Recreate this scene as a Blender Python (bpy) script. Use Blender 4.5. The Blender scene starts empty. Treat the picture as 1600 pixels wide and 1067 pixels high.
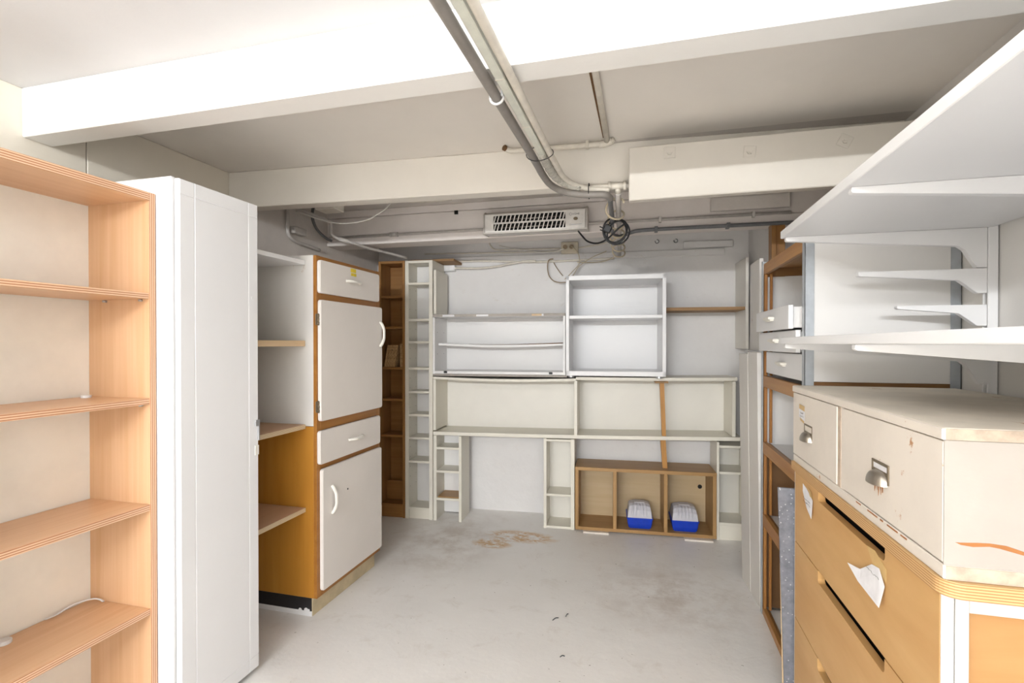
import bpy, bmesh, math, random
from mathutils import Vector, Matrix
random.seed(7)
S = bpy.context.scene
COL = S.collection
PI = math.pi

# ------------------------------------------------------------------ camera, lights, exposure
F_PX, PITCH, YAW = 787.0, math.radians(0.4), math.radians(14.94)
cam = bpy.data.cameras.new('camera')
cam.sensor_fit = 'HORIZONTAL'
cam.sensor_width = 36.0
cam.lens = 36.0 * F_PX / 1600.0
cam.shift_y = (537.0 + F_PX * math.tan(PITCH) - 533.5) / 1600.0
cam.clip_start = 0.02
co = bpy.data.objects.new('camera', cam)
co.location = (0, 0, 1.38)
co.rotation_euler = (PI / 2 - PITCH, 0, YAW)
COL.objects.link(co)
S.camera = co

S.view_settings.view_transform = 'Standard'
S.view_settings.look = 'None'
S.view_settings.gamma = 1.0
S.view_settings.use_curve_mapping = False
S.view_settings.exposure = 0.82

w = bpy.data.worlds.new('world')
S.world = w
w.use_nodes = True
w.node_tree.nodes['Background'].inputs[0].default_value = (0.9, 0.93, 1.0, 1)
w.node_tree.nodes['Background'].inputs[1].default_value = 0.9


def tube_light(name, cx, cy, cz, length, n, watts, col=(0.945, 0.975, 1.0)):
    """a fluorescent batten: a row of small soft lamps"""
    for i in range(n):
        l = bpy.data.lights.new(name, 'POINT')
        l.energy = watts / n
        l.color = col
        l.shadow_soft_size = 0.035
        o = bpy.data.objects.new(name, l)
        o.location = (cx + length * ((i + .5) / n - .5), cy, cz)
        COL.objects.link(o)


tube_light('tube_lamp', -0.60, -4.1, 2.28, 1.8, 7, 415)
tube_light('near_tube_lamp', -0.50, 0.20, 2.22, 1.2, 5, 11)


# ------------------------------------------------------------------ materials
def srgb(r, g, b):
    f = lambda c: ((c / 255 + 0.055) / 1.055) ** 2.4 if c > 10 else c / 255 / 12.92
    return (f(r), f(g), f(b), 1.0)


def newmat(name, rough=0.5, metal=0.0, spec=0.5):
    m = bpy.data.materials.new(name)
    m.use_nodes = True
    nt = m.node_tree
    b = nt.nodes['Principled BSDF']
    b.inputs['Roughness'].default_value = rough
    b.inputs['Metallic'].default_value = metal
    b.inputs['Specular IOR Level'].default_value = spec
    return m, nt, b


def N(nt, kind, **kw):
    n = nt.nodes.new(kind)
    for k, v in kw.items():
        setattr(n, k, v)
    return n


def coords(nt, scale=(1, 1, 1), rot=(0, 0, 0)):
    tc = N(nt, 'ShaderNodeTexCoord')
    mp = N(nt, 'ShaderNodeMapping')
    mp.inputs['Scale'].default_value = scale
    mp.inputs['Rotation'].default_value = rot
    nt.links.new(tc.outputs['Object'], mp.inputs['Vector'])
    return mp.outputs['Vector']


def noise(nt, vec, scale, detail=4, rough=0.55, dist=0.0):
    n = N(nt, 'ShaderNodeTexNoise')
    n.inputs['Scale'].default_value = scale
    n.inputs['Detail'].default_value = detail
    n.inputs['Roughness'].default_value = rough
    n.inputs['Distortion'].default_value = dist
    nt.links.new(vec, n.inputs['Vector'])
    return n.outputs['Fac']


def ramp(nt, fac, stops):
    r = N(nt, 'ShaderNodeValToRGB')
    while len(r.color_ramp.elements) < len(stops):
        r.color_ramp.elements.new(0.5)
    for e, (p, c) in zip(r.color_ramp.elements, stops):
        e.position = p
        e.color = c if len(c) == 4 else (*c, 1)
    nt.links.new(fac, r.inputs['Fac'])
    return r.outputs['Color']


def mixc(nt, fac, a, b, mode='MIX'):
    m = N(nt, 'ShaderNodeMix', data_type='RGBA', blend_type=mode)
    for sock, v in ((m.inputs[0], fac), (m.inputs[6], a), (m.inputs[7], b)):
        if hasattr(v, 'links'):
            nt.links.new(v, sock)
        else:
            sock.default_value = v
    return m.outputs[2]


def bump(nt, bsdf, height, strength=0.1, dist=0.01):
    b = N(nt, 'ShaderNodeBump')
    b.inputs['Strength'].default_value = strength
    b.inputs['Distance'].default_value = dist
    nt.links.new(height, b.inputs['Height'])
    nt.links.new(b.outputs['Normal'], bsdf.inputs['Normal'])


def painted(name, rgb, rough=0.5, var=0.04, scale=3.0, bmp=0.0, bscale=40, chips=None, spec=0.4):
    """a painted surface: slight patchy wear, optional chips where the wood shows"""
    m, nt, b = newmat(name, rough, 0, spec)
    c = srgb(*rgb)
    d = tuple(x * (1 - var * 2.2) for x in c[:3]) + (1,)
    v = coords(nt)
    col = ramp(nt, noise(nt, v, scale, 5, .6), [(.35, d), (.62, c)])
    if chips:
        n2 = noise(nt, coords(nt, chips[2] if len(chips) > 2 else (1, 1, 1)), chips[1], 8, .7)
        mask = ramp(nt, n2, [(.64, (0, 0, 0)), (.68, (1, 1, 1))])
        col = mixc(nt, mask, col, srgb(*chips[0]))
    nt.links.new(col, b.inputs['Base Color'])
    if bmp:
        bump(nt, b, noise(nt, v, bscale, 4, .6), bmp, .01)
    return m


def wood(name, light, dark, axis='z', fine=34, rough=0.42, streak=1.4, spec=0.4, contrast=(.3, .72)):
    m, nt, b = newmat(name, rough, 0, spec)
    s = {'x': (streak, fine, fine), 'y': (fine, streak, fine), 'z': (fine, fine, streak)}[axis]
    g = noise(nt, coords(nt, s), 1.0, 5, .62, .35)
    s2 = tuple(x * (.22 if x != streak else .5) for x in s)
    g2 = noise(nt, coords(nt, s2), 1.0, 3, .5, 1.2)
    col = ramp(nt, g, [(contrast[0], srgb(*dark)), (contrast[1], srgb(*light))])
    col2 = ramp(nt, g2, [(.35, srgb(*dark)), (.65, srgb(*light))])
    nt.links.new(mixc(nt, .35, col, col2), b.inputs['Base Color'])
    bump(nt, b, g, .04, .004)
    return m


def edge_lines(name, a, bb, axis, freq):
    """laminated ply edge: thin parallel layers"""
    m, nt, b = newmat(name, .5)
    wv = N(nt, 'ShaderNodeTexWave', wave_type='BANDS', bands_direction=axis.upper(), wave_profile='SIN')
    wv.inputs['Scale'].default_value = freq
    wv.inputs['Distortion'].default_value = .25
    nt.links.new(coords(nt), wv.inputs['Vector'])
    nt.links.new(ramp(nt, wv.outputs['Fac'], [(.25, srgb(*bb)), (.6, srgb(*a))]), b.inputs['Base Color'])
    return m


def plain(name, rgb, rough=.5, metal=0, spec=.5):
    m, nt, b = newmat(name, rough, metal, spec)
    v = coords(nt)
    c = srgb(*rgb)
    d = tuple(x * .88 for x in c[:3]) + (1,)
    nt.links.new(ramp(nt, noise(nt, v, 25, 3), [(.35, d), (.65, c)]), b.inputs['Base Color'])
    return m


M = {}
M['ceiling'] = painted('ceiling_paint', (220, 219, 220), .6, .02, 2, .05, 60)
M['ceiling_old'] = painted('ceiling_cream_paint', (240, 234, 226), .6, .02, 2, .05, 60)
M['beam'] = painted('beam_white_paint', (242, 240, 236), .5, .015, 3, .08, 25)
M['beam_cream'] = painted('beam_cream_paint', (240, 234, 224), .5, .02, 3, .06, 25)
M['wall_left'] = painted('left_wall_paint', (240, 233, 219), .55, .02, 2, .05, 60)
M['wall_right'] = painted('right_wall_paint', (236, 233, 229), .5, .015, 2, .05, 40)
M['grey_lime'] = painted('grey_lime_paint', (224, 217, 210), .7, .06, 3, .2, 30)
M['white'] = painted('white_lacquer', (236, 235, 235), .35, .01, 2)
M['white_melamine'] = painted('white_melamine', (236, 234, 232), .35, .01, 2)
M['ivory'] = painted('ivory_melamine', (233, 228, 214), .4, .02, 3)
M['ivory_white'] = painted('ivory_white_melamine', (235, 231, 222), .4, .02, 3)
M['offwhite_old'] = painted('old_offwhite_paint', (226, 222, 216), .5, .02, 4, 0, 40, ((176, 140, 100), 5.5, (1, 1, .5)))
M['door_old'] = painted('aged_white_door_paint', (238, 231, 224), .38, .02, 2)
M['chest_white'] = painted('worn_cream_paint', (232, 222, 210), .45, .03, 5, .05, 40, ((186, 132, 84), 9))

M['chest_top'] = painted('worn_stripped_top', (248, 238, 222), .6, .06, 5, .05, 40, ((196, 162, 124), 3.4, (5, 1.2, 1)))
M['chest_end'] = painted('grey_cream_end_darkened', (180, 172, 163), .5, .04, 5, .05, 40, ((176, 136, 98), 8))  # greyer end paint, its colour darkened further to offset strong light on it
M['post_white'] = painted('post_white_darkened', (204, 201, 196), .5, .03, 5)  # white paint with its colour darkened to offset the strong frontal light
M['birch_end'] = wood('birch_ply_end_darkened', (188, 144, 94), (166, 118, 66), 'x', 10, .45, 2.2)  # same birch as the drawers, darkened in colour against the strong light
M['chip_edge'] = painted('rubbed_paint_edge', (206, 186, 166), .6, .14, 30)
M['beech_z'] = wood('beech_laminate_upright', (228, 188, 150), (214, 168, 124), 'z', 60, .35)
M['beech_y'] = wood('beech_laminate_shelf', (228, 188, 150), (214, 168, 124), 'y', 60, .35)
M['beech_edge_z'] = edge_lines('laminated_shelf_edge', (226, 190, 156), (176, 118, 84), 'z', 45)
M['beech_edge_y'] = edge_lines('laminated_upright_edge', (226, 190, 156), (176, 118, 84), 'y', 45)
M['hardboard_cream'] = painted('cream_back_board', (246, 243, 234), .6, .04, 4)
M['orange_z'] = wood('orange_varnish_upright', (198, 142, 62), (176, 116, 38), 'z', 14, .32, .9)
M['orange_y'] = wood('orange_varnish_rail', (176, 122, 58), (150, 94, 34), 'y', 26, .35)
M['brown_z'] = wood('brown_veneer_upright', (166, 122, 70), (136, 92, 46), 'z', 50, .4)
M['brown_x'] = wood('brown_veneer_shelf', (166, 122, 70), (136, 92, 46), 'x', 50, .4)
M['oak_z'] = wood('oak_veneer_upright', (186, 148, 98), (160, 122, 76), 'z', 60, .45)
M['oak_x'] = wood('oak_veneer_board', (186, 148, 98), (160, 122, 76), 'x', 60, .45)
M['oak_back'] = wood('oak_veneer_back', (200, 178, 142), (188, 164, 126), 'x', 30, .5)
M['birch_y'] = wood('birch_ply_face', (216, 174, 116), (198, 150, 92), 'y', 12, .42, 2.2)
M['birch_edge'] = edge_lines('birch_ply_edge', (214, 176, 124), (170, 124, 76), 'z', 60)
M['ply_pink'] = wood('pinkish_ply', (214, 178, 146), (198, 158, 124), 'y', 30, .5)
M['ply_edge'] = edge_lines('plywood_raw_edge', (222, 204, 172), (178, 150, 112), 'z', 70)
M['pine_y'] = wood('pine_board', (224, 198, 162), (204, 174, 134), 'y', 30, .55)
M['frame_y'] = wood('brown_frame_rail', (188, 140, 84), (160, 110, 60), 'y', 40, .42)
M['frame_z'] = wood('brown_frame_upright', (176, 126, 70), (146, 96, 48), 'z', 40, .42)
M['frame_x'] = wood('brown_frame_side_rail', (150, 112, 70), (120, 82, 46), 'x', 40, .45)
M['hardboard'] = wood('brown_hardboard', (126, 92, 58), (106, 74, 44), 'x', 8, .65)
M['strut'] = wood('varnished_strut', (196, 146, 78), (170, 116, 54), 'z', 40, .4)
M['bare_wood'] = plain('bare_scraped_wood', (168, 108, 56), .6)
M['board_paint'] = painted('bolted_board_paint', (214, 208, 198), .5, .02, 3, .06, 25)
M['raw_board'] = wood('raw_brown_board', (172, 138, 98), (134, 98, 62), 'x', 24, .65)
M['steel'] = plain('grey_painted_steel', (184, 190, 196), .35, .1)
M['dark_steel'] = plain('dark_steel', (96, 100, 104), .4, .5)
M['zinc'] = plain('zinc_metal', (196, 198, 202), .35, .8)
M['nickel'] = plain('aged_nickel', (176, 168, 156), .32, .9)
M['bronze'] = plain('tarnished_plate', (140, 126, 106), .45, .7)
M['grey_pvc'] = plain('grey_pvc', (142, 136, 130), .45)
M['slate_pvc'] = plain('slate_pvc', (104, 104, 106), .45)
M['white_pvc'] = plain('painted_pipe', (226, 219, 206), .45)
M['green_pvc'] = plain('greenish_white_trunking', (218, 219, 207), .45)
M['grey_paint_pipe'] = plain('dusty_painted_pipe', (202, 196, 190), .55)
M['black'] = plain('black_rubber', (26, 26, 28), .5)
M['dark'] = plain('dark_void', (20, 18, 16), .8)
M['plinth_black'] = painted('black_painted_plinth', (40, 38, 40), .5, .1, 8)
M['plinth_dirty'] = painted('dirty_cream_plinth', (214, 196, 160), .6, .12, 7)
M['ivory_plastic'] = plain('ivory_plastic', (246, 242, 232), .3)
M['white_plastic'] = plain('white_plastic', (238, 238, 238), .4)
M['paper'] = plain('paper', (240, 238, 240), .7)
M['tape'] = plain('old_tape', (214, 178, 116), .4)
M['yellow'] = plain('yellow_sticker', (240, 214, 60), .6)
M['blue'] = plain('blue_plastic', (18, 62, 190), .3)
M['cable_cream'] = plain('cream_cable', (204, 190, 164), .5)
M['cable_white'] = plain('white_cable', (224, 220, 212), .5)
M['cable_brown'] = plain('brown_cable', (150, 130, 104), .5)
M['heater_alu'] = plain('heater_casing', (206, 200, 192), .35, .3)
M['heater_white'] = plain('heater_front', (232, 228, 222), .45)
M['heater_back'] = plain('heater_reflector', (150, 145, 140), .25, .8)
M['ink'] = plain('grey_print', (90, 84, 82), .6)
M['socket'] = plain('cream_socket', (214, 204, 182), .4)


def m_translucent():
    m, nt, b = newmat('frosted_lid_plastic', .25)
    b.inputs['Base Color'].default_value = srgb(240, 238, 244)
    b.inputs['Transmission Weight'].default_value = .3
    b.inputs['IOR'].default_value = 1.3
    return m


def m_wrap():
    m, nt, b = newmat('clear_plastic_wrap', .16)
    b.inputs['Base Color'].default_value = srgb(232, 228, 216)
    b.inputs['Transmission Weight'].default_value = .2
    bump(nt, b, noise(nt, coords(nt, (1, 1, 1)), 55, 3, .6, 1.5), .9, .02)
    return m


def m_chipboard():
    m, nt, b = newmat('chipboard_edge', .8)
    v = coords(nt, (1, 1, .6))
    f = noise(nt, v, 120, 4, .7)
    nt.links.new(ramp(nt, f, [(.3, srgb(112, 82, 50)), (.5, srgb(170, 134, 90)), (.7, srgb(206, 176, 130))]), b.inputs['Base Color'])
    return m


def m_terrazzo():
    m, nt, b = newmat('grey_flecked_board', .45)
    v = coords(nt)
    base = ramp(nt, noise(nt, v, 30, 6, .65), [(.3, srgb(100, 102, 110)), (.7, srgb(134, 135, 142))])
    vo = N(nt, 'ShaderNodeTexVoronoi')
    vo.inputs['Scale'].default_value = 62
    nt.links.new(v, vo.inputs['Vector'])
    fl = ramp(nt, vo.outputs['Distance'], [(.10, (1, 1, 1)), (.17, (0, 0, 0))])
    nt.links.new(mixc(nt, fl, base, srgb(190, 190, 192)), b.inputs['Base Color'])
    return m


def blob(nt, px, py, rx, ry, sx=0):
    """soft-edged elliptical patch around a floor point, broken up by noise"""
    tc = N(nt, 'ShaderNodeTexCoord')
    mp = N(nt, 'ShaderNodeMapping', vector_type='POINT')
    mp.inputs['Location'].default_value = (-px / rx, -py / ry, 0)
    mp.inputs['Scale'].default_value = (1 / rx, 1 / ry, 0)
    nt.links.new(tc.outputs['Object'], mp.inputs['Vector'])
    g = N(nt, 'ShaderNodeTexGradient', gradient_type='SPHERICAL')
    nt.links.new(mp.outputs['Vector'], g.inputs['Vector'])
    return g.outputs['Fac']


def mul(nt, a, b):
    m = N(nt, 'ShaderNodeMath', operation='MULTIPLY')
    for s, v in ((m.inputs[0], a), (m.inputs[1], b)):
        if hasattr(v, 'links'):
            nt.links.new(v, s)
        else:
            s.default_value = v
    return m.outputs[0]


def add(nt, a, b):
    m = N(nt, 'ShaderNodeMath', operation='ADD', use_clamp=True)
    nt.links.new(a, m.inputs[0])
    nt.links.new(b, m.inputs[1])
    return m.outputs[0]


def m_floor():
    m, nt, b = newmat('painted_concrete_floor', .42)
    v = coords(nt)
    n1 = noise(nt, v, 1.6, 6, .6)
    col = ramp(nt, n1, [(.3, srgb(238, 234, 229)), (.7, srgb(246, 243, 239))])
    n2 = noise(nt, v, 7, 8, .7, .6)
    col = mixc(nt, ramp(nt, n2, [(.56, (0, 0, 0)), (.74, (.28, .28, .28))]), col, srgb(188, 172, 152))
    # small dark specks and pits
    n3 = noise(nt, v, 46, 2, .5)
    col = mixc(nt, ramp(nt, n3, [(.735, (0, 0, 0)), (.76, (.6, .6, .6))]), col, srgb(120, 104, 90))
    # yellowish glue stains
    n4 = noise(nt, coords(nt, (1, 2.2, 1)), 11, 6, .75, 1.0)
    nm = ramp(nt, n4, [(.44, (0, 0, 0)), (.54, (1, 1, 1))])
    st = add(nt, blob(nt, -.86, 3.49, .30, .13), blob(nt, -1.03, 3.32, .17, .10))
    st = mul(nt, ramp(nt, st, [(.05, (0, 0, 0)), (.45, (1, 1, 1))]), nm)
    col = mixc(nt, mul(nt, st, .85), col, srgb(200, 150, 66))
    # dirt along the foot of the units
    n5 = noise(nt, v, 5, 6, .7)
    d2 = mul(nt, add(nt, blob(nt, .15, 2.9, .5, .5), blob(nt, -1.35, 3.3, .5, .7)), ramp(nt, n5, [(.42, (0, 0, 0)), (.62, (1, 1, 1))]))
    col = mixc(nt, mul(nt, d2, .5), col, srgb(170, 146, 122))
    nt.links.new(col, b.inputs['Base Color'])
    bump(nt, b, add(nt, noise(nt, v, 9, 6, .6), mul(nt, n2, .5)), .22, .012)
    return m


def m_wallback():
    m, nt, b = newmat('rough_white_wall', .6)
    v = coords(nt)
    n1 = noise(nt, v, 2.2, 6, .6)
    col = ramp(nt, n1, [(.3, srgb(226, 223, 221)), (.7, srgb(235, 233, 231))])
    n2 = noise(nt, v, 6, 7, .75, 1.2)
    col = mixc(nt, ramp(nt, n2, [(.62, (0, 0, 0)), (.76, (.35, .35, .35))]), col, srgb(180, 160, 132))
    nt.links.new(col, b.inputs['Base Color'])
    bump(nt, b, noise(nt, v, 14, 6, .65), .25, .012)
    return m


def m_beam3():
    m, nt, b = newmat('sooty_grey_beam', .65)
    v = coords(nt)
    col = ramp(nt, noise(nt, v, 3, 6, .6), [(.3, srgb(224, 216, 210)), (.7, srgb(236, 229, 224))])
    # soot left by the heater on the boards above it
    tc = N(nt, 'ShaderNodeTexCoord')
    mp = N(nt, 'ShaderNodeMapping')
    mp.inputs['Location'].default_value = (.70 / .36, 0, -2.275 / .045)
    mp.inputs['Scale'].default_value = (1 / .36, 0, 1 / .045)
    nt.links.new(tc.outputs['Object'], mp.inputs['Vector'])
    g = N(nt, 'ShaderNodeTexGradient', gradient_type='SPHERICAL')
    nt.links.new(mp.outputs['Vector'], g.inputs['Vector'])
    col = mixc(nt, ramp(nt, g.outputs['Fac'], [(0, (0, 0, 0)), (.7, (.75, .75, .75))]), col, srgb(86, 78, 72))
    nt.links.new(col, b.inputs['Base Color'])
    bump(nt, b, noise(nt, coords(nt, (1, 6, 6)), 4, 6, .6), .12, .01)
    return m


M['lid'] = m_translucent()
M['wrap'] = m_wrap()
M['chipboard'] = m_chipboard()
M['terrazzo'] = m_terrazzo()
M['floor'] = m_floor()
M['wall_back'] = m_wallback()
M['beam3'] = m_beam3()


# ------------------------------------------------------------------ helpers
class Frame:
    def __init__(self, o=(0, 0, 0), a=0.0):
        self.o = Vector(o)
        self.a = a
        self.m = Matrix.Translation(self.o) @ Matrix.Rotation(a, 4, 'Z')


W = Frame()
B = Frame((-1.5, 3.645, 0), math.atan(.07))        # the units along the back wall: s along them, t into the wall
B2 = Frame((-2.25, 2.31, 0), math.atan(.06))       # second ceiling beam
B3 = Frame((-2.25, 3.2, 0), math.atan(.02))        # third ceiling beam


class MB:
    """collects shapes into one mesh"""

    def __init__(self):
        self.bm = bmesh.new()

    def box(self, x0, x1, y0, y1, z0, z1, bev=.0015, rot=None):
        t = bmesh.new()
        bmesh.ops.create_cube(t, size=1)
        c = Vector(((x0 + x1) / 2, (y0 + y1) / 2, (z0 + z1) / 2))
        sx, sy, sz = abs(x1 - x0), abs(y1 - y0), abs(z1 - z0)
        bmesh.ops.scale(t, vec=(sx, sy, sz), verts=t.verts)
        bev = min(bev, .3 * min(sx, sy, sz))
        if bev > 0:
            bmesh.ops.bevel(t, geom=t.edges[:], offset=bev, segments=1, affect='EDGES')
        if rot:
            bmesh.ops.rotate(t, verts=t.verts, cent=(0, 0, 0), matrix=rot)
        bmesh.ops.translate(t, vec=c, verts=t.verts)
        self.join(t)
        return self

    def join(self, t):
        me = bpy.data.meshes.new('tmp')
        t.to_mesh(me)
        t.free()
        self.bm.from_mesh(me)
        bpy.data.meshes.remove(me)

    def prism(self, pts, axis, a, b, bev=0.0):
        """pts: 2-D outline in the two other axes (in x,y,z order), extruded from a to b along axis"""
        t = bmesh.new()

        def P(p, h):
            return {'x': (h, p[0], p[1]), 'y': (p[0], h, p[1]), 'z': (p[0], p[1], h)}[axis]
        lo = [t.verts.new(P(p, a)) for p in pts]
        hi = [t.verts.new(P(p, b)) for p in pts]
        n = len(pts)
        t.faces.new(lo)
        t.faces.new(hi)
        for i in range(n):
            t.faces.new((lo[i], lo[(i + 1) % n], hi[(i + 1) % n], hi[i]))
        bmesh.ops.recalc_face_normals(t, faces=t.faces)
        if bev:
            bmesh.ops.bevel(t, geom=t.edges[:], offset=bev, segments=2, affect='EDGES')
        self.join(t)
        return self

    def tube(self, pts, r, seg=10, closed=False, flat=1.0):
        pts = [Vector(p) for p in pts]
        n = len(pts)
        bm = self.bm
        rings = []
        prev = None
        for i, p in enumerate(pts):
            if closed:
                d = pts[(i + 1) % n] - pts[i - 1]
            else:
                d = pts[min(i + 1, n - 1)] - pts[max(i - 1, 0)]
            d.normalize()
            if prev is None:
                up = Vector((0, 0, 1)) if abs(d.z) < .9 else Vector((1, 0, 0))
                u = d.cross(up).normalized()
            else:
                u = (prev - d * prev.dot(d)).normalized()
            prev = u
            v = d.cross(u).normalized()
            rr = r[i] if isinstance(r, (list, tuple)) else r
            ring = []
            for k in range(seg):
                a = 2 * PI * k / seg
                ring.append(bm.verts.new(p + u * (rr * math.cos(a)) + v * (rr * flat * math.sin(a))))
            rings.append(ring)
        m = n if closed else n - 1
        for i in range(m):
            a, b2 = rings[i], rings[(i + 1) % n]
            for k in range(seg):
                f = bm.faces.new((a[k], a[(k + 1) % seg], b2[(k + 1) % seg], b2[k]))
                f.smooth = True
        if not closed:
            bm.faces.new(rings[0][::-1])
            bm.faces.new(rings[-1])
        return self

    def cyl(self, p0, p1, r, seg=16):
        return self.tube([p0, p1], r, seg)

    def frame_rect(self, pts):
        return self


def spline(pts, n=8):
    """Catmull-Rom through the points"""
    P = [Vector(p) for p in pts]
    P = [P[0] * 2 - P[1]] + P + [P[-1] * 2 - P[-2]]
    out = []
    for i in range(1, len(P) - 2):
        p0, p1, p2, p3 = P[i - 1:i + 3]
        for k in range(n):
            t = k / n
            out.append(.5 * ((2 * p1) + (p2 - p0) * t + (2 * p0 - 5 * p1 + 4 * p2 - p3) * t * t + (3 * p1 - p0 - 3 * p2 + p3) * t ** 3))
    out.append(P[-2].copy())
    return out


ANCH = {}


def finish(name, mb, mat, parent, anchor, frame):
    me = bpy.data.meshes.new(name)
    bmesh.ops.recalc_face_normals(mb.bm, faces=mb.bm.faces)
    mb.bm.to_mesh(me)
    mb.bm.free()
    for mm in (mat if isinstance(mat, (list, tuple)) else [mat]):
        me.materials.append(mm)
    me.transform(Matrix.Translation(-Vector(anchor)))
    o = bpy.data.objects.new(name, me)
    COL.objects.link(o)
    if parent is None:
        o.matrix_world = frame.m @ Matrix.Translation(Vector(anchor))
    else:
        o.parent = parent
    ANCH[o.name] = (Vector(anchor), frame)
    return o


def tag(o, label, cat, group=None):
    o['label'] = label
    o['category'] = cat
    if group:
        o['group'] = group
    return o


def thing(name, label, cat, anchor, frame=W, group=None):
    o = bpy.data.objects.new(name, None)
    o.empty_display_size = .05
    COL.objects.link(o)
    o.matrix_world = frame.m @ Matrix.Translation(Vector(anchor))
    ANCH[o.name] = (Vector(anchor), frame)
    return tag(o, label, cat, group)


def part(name, mb, mat, parent, label=None):
    a, f = ANCH[parent.name]
    o = finish(name, mb, mat, parent, a, f)
    if label:
        o['label'] = label
    return o


def single(name, label, cat, mb, mat, anchor, frame=W, group=None):
    return tag(finish(name, mb, mat, None, anchor, frame), label, cat, group)


def struct(name, mb, mat, frame=W, anchor=(0, 0, 0)):
    o = finish(name, mb, mat, None, anchor, frame)
    o['kind'] = 'structure'
    return o


def bx(*a, **k):
    return MB().box(*a, **k)


def rrect(x0, x1, y0, y1, r, n=5):
    pts = []
    for cx, cy, a0 in ((x1 - r, y1 - r, 0), (x0 + r, y1 - r, 90), (x0 + r, y0 + r, 180), (x1 - r, y0 + r, 270)):
        for k in range(n + 1):
            a = math.radians(a0 + 90 * k / n)
            pts.append((cx + r * math.cos(a), cy + r * math.sin(a)))
    return pts


# ------------------------------------------------------------------ the room
CZ = 2.333
XL, XR = -2.25, 1.066
struct('floor', bx(XL - .1, 1.3, -5.6, 4.6, -.1, 0, bev=0), M['floor'])
struct('ceiling', bx(XL - .1, 1.3, -5.6, 1.40, CZ, CZ + .1, bev=0), M['ceiling'])
struct('ceiling_middle', bx(XL - .1, 1.3, 1.40, 2.42, CZ, CZ + .1, bev=0), M['ceiling_old'])
struct('ceiling_back', bx(XL - .1, 1.3, 2.42, 4.6, CZ, CZ + .1, bev=0), M['grey_lime'])
wl = MB()
wl.box(XL - .1, XL, -5.6, 1.572, 0, CZ, bev=.003)
wl.box(XL - .1, XL, 1.575, 2.50, 0, CZ, bev=.003)
struct('wall_left', wl, M['wall_left'])
struct('wall_left_back', bx(XL - .1, XL, 2.50, 4.6, 0, CZ, bev=0), M['grey_lime'])
struct('wall_right', bx(XR, XR + .1, -5.6, 3.46, 0, CZ, bev=0), M['wall_right'])
struct('wall_right_back', bx(.745, XR + .1, 3.46, 4.3, 0, CZ, bev=.004), M['wall_back'])
wb = MB()
wb.box(-.9, 2.6, .33, .43, 0, 2.06, bev=0)
wb.box(-.9, 2.6, .345, .43, 2.06, CZ, bev=0)
struct('wall_back', wb, M['wall_back'], B)
# raised plank strips high on the back wall
struct('trim_4', bx(-.25, 2.10, .318, .345, 2.055, 2.105, bev=.004), M['wall_back'], B)
struct('trim_5', bx(1.80, 2.16, .315, .345, 2.115, 2.165, bev=.004), M['wall_back'], B)
# the three beams
struct('trim_1', bx(XL, XR, 1.347, 1.448, 2.150, CZ, bev=.004), M['beam'])
struct('trim_2', bx(0, 3.32, 0, .088, 2.134, CZ, bev=.004), M['beam_cream'], B2)
b3 = MB()
b3.box(0, 3.316, 0, .16, 2.088, 2.143, bev=.005)
b3.box(0, 3.316, .006, .16, 2.145, 2.284, bev=.003)
b3.box(0, 3.316, -.004, .16, 2.286, CZ, bev=.003)
TR3 = struct('trim_3', b3, M['beam3'], B3)

# ------------------------------------------------------------------ beech bookcase on the left
XB0, XB1 = -1.955, -1.670
t = thing('bookcase', 'tall beech-effect bookcase with cream back and laminated edges, nearest on the left', 'bookcase', (-1.81, 1.0, 0))
y0, y1 = .585, 1.392
for a, b in ((y0, y0 + .022), (y1 - .022, y1)):
    sp = part('side_panel', bx(XB0, XB1 - .002, a, b, 0, 1.906), M['beech_z'], t)
    part('edge_band', bx(XB1 - .0025, XB1 + .0005, a + .0005, b - .0005, .001, 1.9055, bev=.0005), M['beech_edge_y'], sp, 'laminated striped edge of the upright')
tp = part('top_panel', bx(XB0, XB1 - .002, y0 + .022, y1 - .022, 1.878, 1.906), M['beech_y'], t)
part('edge_band', bx(XB1 - .0025, XB1 + .0004, y0 + .022, y1 - .022, 1.8785, 1.9055, bev=.0005), M['beech_edge_z'], tp, 'laminated striped edge of the top')
for z0, z1 in ((1.536, 1.556), (1.169, 1.190), (.797, .819), (.432, .454), (.08, .102)):
    sh = part('shelf', bx(XB0 + .006, XB1 - .005, y0 + .023, y1 - .023, z0, z1), M['beech_y'], t)
    part('edge_band', bx(XB1 - .0055, XB1 - .003, y0 + .023, y1 - .023, z0 + .0005, z1 - .0005, bev=.0005), M['beech_edge_z'], sh, 'laminated striped front edge')
    for xx in (XB1 - .035, XB1 - .20):
        part('shelf_pin', MB().cyl((xx, y1 - .034, z0 - .005), (xx, y1 - .022, z0 - .005), .004, 8), M['zinc'], t, 'small metal shelf pin')
part('back_panel', bx(XB0 - .004, XB0 + .001, y0 + .003, y1 - .003, .02, 1.90), M['hardboard_cream'], t, 'cream coloured back board')
part('plinth', bx(XB1 - .03, XB1 - .012, y0 + .022, y1 - .022, 0, .08), M['beech_y'], t)

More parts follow.
